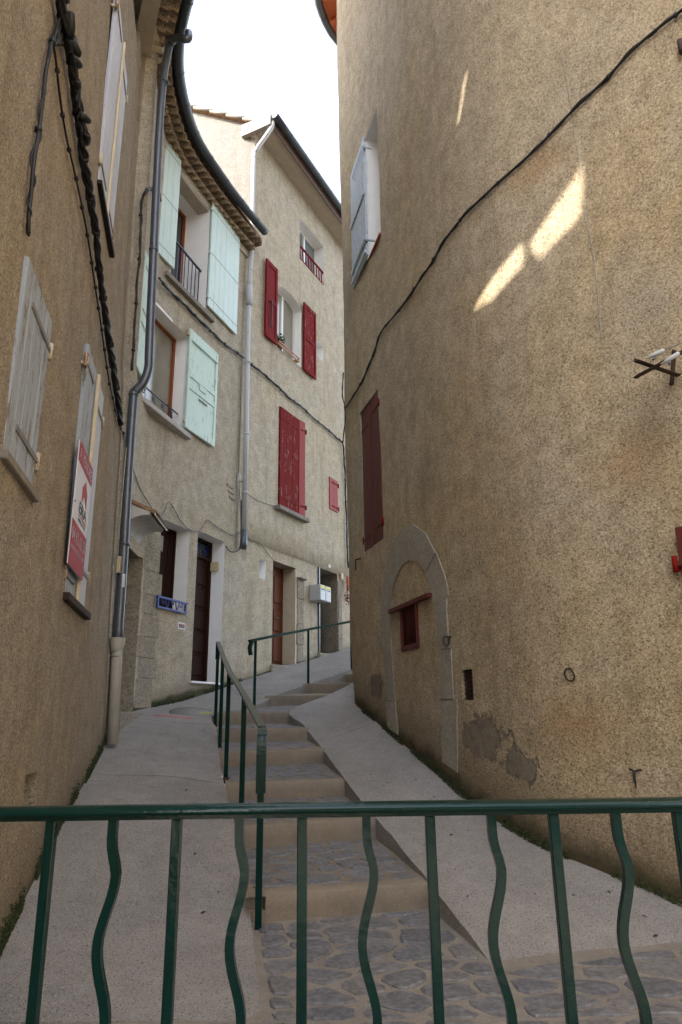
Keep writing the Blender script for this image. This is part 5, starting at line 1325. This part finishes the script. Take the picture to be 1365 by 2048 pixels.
# iron ring, hook, anchor on the right wall
T_, F = small('iron_ring', WB, 1144, 1350, .0, 'black iron tethering ring on the right wall', 'ring')
MB(F).tube([(0, -.02, .045), (0, .035, .045)], .009, 7).build('staple', M['iron'], T_); MB(F).tube([(.0+.04*math.cos(a), .03+.012*math.sin(a), .0+.045*math.sin(a)) for a in [2*math.pi*k/20 for k in range(20)]], .0065, 6, closed=True).build('ring', M['iron'], T_)
T_, F = small('iron_ring', WB, 902, 1280, .0, 'small black iron ring beside the blocked arch', 'ring')
MB(F).tube([(0, -.02, .03), (0, .05, .03)], .010, 7).build('staple', M['iron'], T_); MB(F).tube([(.012*math.cos(a), .05+.025*math.cos(a), -.01+.045*math.sin(a)) for a in [2*math.pi*k/16 for k in range(16)]], .008, 6, closed=True).build('ring', M['iron'], T_)
T_, F = small('iron_hook', WB, 1274, 1545, .0, 'black iron shutter hook low on the right wall', 'hook')
MB(F).tube([(-.035, -.0, .02), (.0, .035, .01), (.035, .03, .025)], .007, 6).build('pin', M['iron'], T_); MB(F).tube([(0, .035, .01), (0.002, .04, -.04), (0, .035, -.10)], [.012, .011, .003], 6).build('blade', M['iron'], T_)
T_, F = small('iron_hook', WB, 718, 1120, .0, 'black iron hook under the far end of the oxblood shutters', 'hook')
MB(F).tube([(-.12, .0, .0), (.0, .05, .0), (.1, .03, .03)], .011, 6).tube([(0, .05, 0), (.01, .05, -.15)], .010, 6).build('pin', M['iron'], T_)
# steel bracket with wire tensioners
hb = WB.hit(1352, 752); F = WB.F(hb[0], hb[1], 0); BR = thing('wall_bracket', tuple(F.translation), 'rusty angle-iron bracket with two metal wire clamps on the right wall', 'bracket')
pA = WB.P(*hb); 
def q_(x, y, d): h_ = WB.hit(x, y, d); return WB.P(h_[0], h_[1], d)
def angle(a, b, s_, name, mat):
    a = Vector(a); b = Vector(b); return MB().strip([a, b], [(-s_, 0), (s_, 0), (s_, .008), (-s_+.008, .008), (-s_+.008, s_*1.6), (-s_, s_*1.6)]).build(name, mat, BR)
angle(q_(1272, 722, .42), q_(1358, 752, .05), .018, 'arm', M['rust'])
angle(q_(1270, 757, .30), q_(1375, 700, .35), .016, 'crossbar', M['rust'])
angle(q_(1345, 768, .03), q_(1350, 700, .03), .02, 'wall_plate', M['rust'])
for (xa, ya, xb, yb) in ((1290, 717, 1330, 700), (1322, 728, 1360, 706)):
    a = q_(xa, ya, .38); b = q_(xb, yb, .36); u = (b-a)
    c = MB().tube([a, a+u*.2, a+u*.3, a+u*.9, b], [.005, .007, .014, .017, .008], 8).build('wire_clamp', M['greybox'], BR)
    MB().tube([a+u*.35+Vector((0, 0, -.03)), a+u*.5+Vector((0, 0, -.028))], .009, 7).build('bolt', M['zinc'], c)
    MB().tube([b, b+u*1.5], .004, 5).build('wire', M['strap'], c)
# manhole cover and spray marks on the left ramp
from mathutils.bvhtree import BVHTree
bvh = BVHTree.FromPolygons([v.co[:] for v in LRO.data.vertices], [p.vertices[:] for p in LRO.data.polygons])
def on_ramp(x, y):
    r = bvh.ray_cast(Vector((x, y, 5)), Vector((0, 0, -1))); return (r[0], (r[1] if r[1].z > 0 else -r[1])) if r[0] else (None, None)
mh, mn = on_ramp(-2.2, 10.35)
MH = thing('manhole_cover', tuple(mh), 'round manhole cover set in the left ramp by the steps', 'manhole cover')
tilt = Matrix.Translation(mh) @ mn.to_track_quat('Z', 'Y').to_matrix().to_4x4()
MB(tilt).tube([(0, 0, -.02), (0, 0, .008)], .31, 32).build('lid', M['ramp'], MH)
MB(tilt).tube([(.325*math.cos(a), .325*math.sin(a), -.003) for a in [2*math.pi*k/40 for k in range(40)]], .012, 6, closed=True).build('ring', M['iron'], MH)
for k in range(12):
    p, nn_ = on_ramp(-2.62+k*.04+.02*(k//4), 9.93+.015*(k % 3)); MB(Matrix.Translation(p) @ nn_.to_track_quat('Z', 'Y').to_matrix().to_4x4()).box(-.02, .015, -.03, .03, .001, .004).build('spray_mark', M['pinkmark'], LRO)
MB(tilt).box(.12, .28, -.04, .03, .0085, .0095).build('spray_mark', M['yellowmark'], MH)

# moss in the angle between left wall and ramp, litter on the ramps
mb = MB()
for k in range(5200):
    y = rnd.uniform(3.6, 7.9) if rnd.random() < .8 else rnd.uniform(4, 5.5); zb = -2.055+.2145*y; 
    sv = None
    t_ = (y-2)/6.0; sv = WA.S[2]+(WA.S[5]-WA.S[2])*t_; h = abs(rnd.gauss(0, .05))*(.6+.8*noise.noise(Vector((y*2, 3, 0)))+.5)
    if noise.noise(Vector((y*1.6, 0, 7))) < -.22: continue
    p = WA.P(sv, zb+h, .012); s_ = rnd.uniform(.006, .016); u = Vector((rnd.uniform(-1, 1), rnd.uniform(-1, 1), rnd.uniform(-1, 1))).normalized(); v = u.orthogonal().normalized()
    mb.add([p-u*s_, p+v*s_, p+u*s_], [(0, 1, 2)])
mo = mb.build('moss', M['moss'], base=(-2.2, 5.5, -.9)); tag(mo, kind='stuff')

# repaired crack on the right wall, joints and litter on the ramps
def ribbon(wall, px, w0, d, name, mat, parent):
    pts = []
    for x, y in px: h = wall.hit(x, y); pts.append(Vector((h[0], h[1], 0)))
    c = catmull(pts, 8); vs = []; fs = []
    for i, p in enumerate(c):
        wv = w0*(.55+.9*abs(noise.noise(Vector((i*.45, 2, 1)))))*(1 if 0 < i < len(c)-1 else .1); o = .012*noise.noise(Vector((i*.6, 5, 9)))
        vs += [wall.P(p.x-wv+o, p.y, .001), wall.P(p.x+o, p.y, d), wall.P(p.x+wv+o, p.y, .001)]
    for i in range(len(c)-1): fs += [(3*i, 3*i+1, 3*i+4, 3*i+3), (3*i+1, 3*i+2, 3*i+5, 3*i+4)]
    return MB().add(vs, fs, True).build(name, mat, parent)
ribbon(WB, [(1122, 108), (1132, 150), (1140, 200), (1150, 262), (1158, 310), (1164, 370), (1168, 420), (1180, 470), (1190, 530), (1197, 600), (1202, 660), (1208, 700)], .012, .006, 'mortar_seam', M['ashlar'], HB)
def groove(pts, w_, name, parent, mat, f=None):
    c = catmull([Vector((x, y, 0)) for x, y in pts], 6); vs = []; fs = []
    for i, p in enumerate(c):
        q = c[min(i+1, len(c)-1)]-c[max(i-1, 0)]; n_ = Vector((-q.y, q.x, 0)).normalized()*w_*(.6+.8*abs(noise.noise(p*5)))
        for s_ in (-1, 1):
            r = f(p.x+n_.x*s_, p.y+n_.y*s_); vs.append(r+Vector((0, 0, .0025)))
    for i in range(len(c)-1): fs.append((2*i, 2*i+1, 2*i+3, 2*i+2))
    return MB().add(vs, fs).build(name, mat, parent)
RRO = bpy.data.objects['right_ramp']
bvr = BVHTree.FromPolygons([v.co[:] for v in RRO.data.vertices], [p.vertices[:] for p in RRO.data.polygons])
fL = lambda x, y: on_ramp(x, y)[0] or Vector((x, y, -3))
fR = lambda x, y: bvr.ray_cast(Vector((x, y, 5)), Vector((0, 0, -1)))[0] or Vector((x, y, -3))
M['joint'] = plain('dirty_joint', (.085, .075, .065), .95)
groove([(-1.80, 9.55), (-2.3, 9.5), (-2.95, 9.62)], .008, 'joint', LRO, M['joint'], fL)
groove([(-1.20, 7.0), (-1.75, 7.12), (-2.4, 7.0)], .005, 'joint', LRO, M['joint'], fL)
groove([(-1.55, 11.4), (-1.9, 12.2), (-2.0, 12.6)], .006, 'joint', LRO, M['joint'], fL)
groove([(.22, 6.55), (.75, 6.5), (1.15, 6.42)], .006, 'joint', RRO, M['joint'], fR)
groove([(-.25, 9.0), (.25, 9.35), (.45, 9.6)], .006, 'joint', RRO, M['joint'], fR)
mb = MB()
for k in range(170):
    if rnd.random() < .5: p = fL(rnd.uniform(-2.4, -.7), rnd.uniform(3.7, 9.5))
    else: p = fR(rnd.uniform(.1, 2.1), rnd.uniform(4.4, 9.5))
    if p.z < -2: continue
    s_ = rnd.choice((.006, .008, .011, .02)); a = rnd.uniform(0, 6.28); u = Vector((math.cos(a), math.sin(a), .25)); v = Vector((-math.sin(a), math.cos(a), .1)); p = p+Vector((0, 0, .006))
    mb.add([p-u*s_, p+v*s_*.5+Vector((0, 0, .004)), p+u*s_, p-v*s_*.5], [(0, 1, 2), (0, 2, 3)])
li = mb.build('leaf_litter', M['rust'], base=(0, 6, -1)); tag(li, kind='stuff')

mb = MB()
def foot(wall, s0, s1, n, f, amp):
    for k in range(n):
        sv = rnd.uniform(s0, s1); p0 = wall.P(sv, 0, .03); r = f(p0.x, p0.y)
        if r.z < -2 or noise.noise(Vector((sv*1.9, wall.seed, 3))) < -.1: continue
        h = abs(rnd.gauss(0, amp)); p = wall.P(sv, r.z+h, .008+.02*rnd.random()*(h < .03)); s_ = rnd.uniform(.006, .016)
        u = Vector((rnd.uniform(-1, 1), rnd.uniform(-1, 1), rnd.uniform(-1, 1))).normalized(); v = u.orthogonal().normalized(); mb.add([p-u*s_, p+v*s_, p+u*s_], [(0, 1, 2)])
sB0 = WB.hit(1365, 1800)[0]; foot(WB, sB0-.5, WB.hit(712, 1405)[0], 3800, fR, .035)
foot(WC, oC3[1]+.3, WC.S[-1], 1500, fL, .03); foot(WR, .1, 4.5, 1200, fL, .02)
tag(mb.build('moss', M['moss'], base=(1, 7, -.5)), kind='stuff')
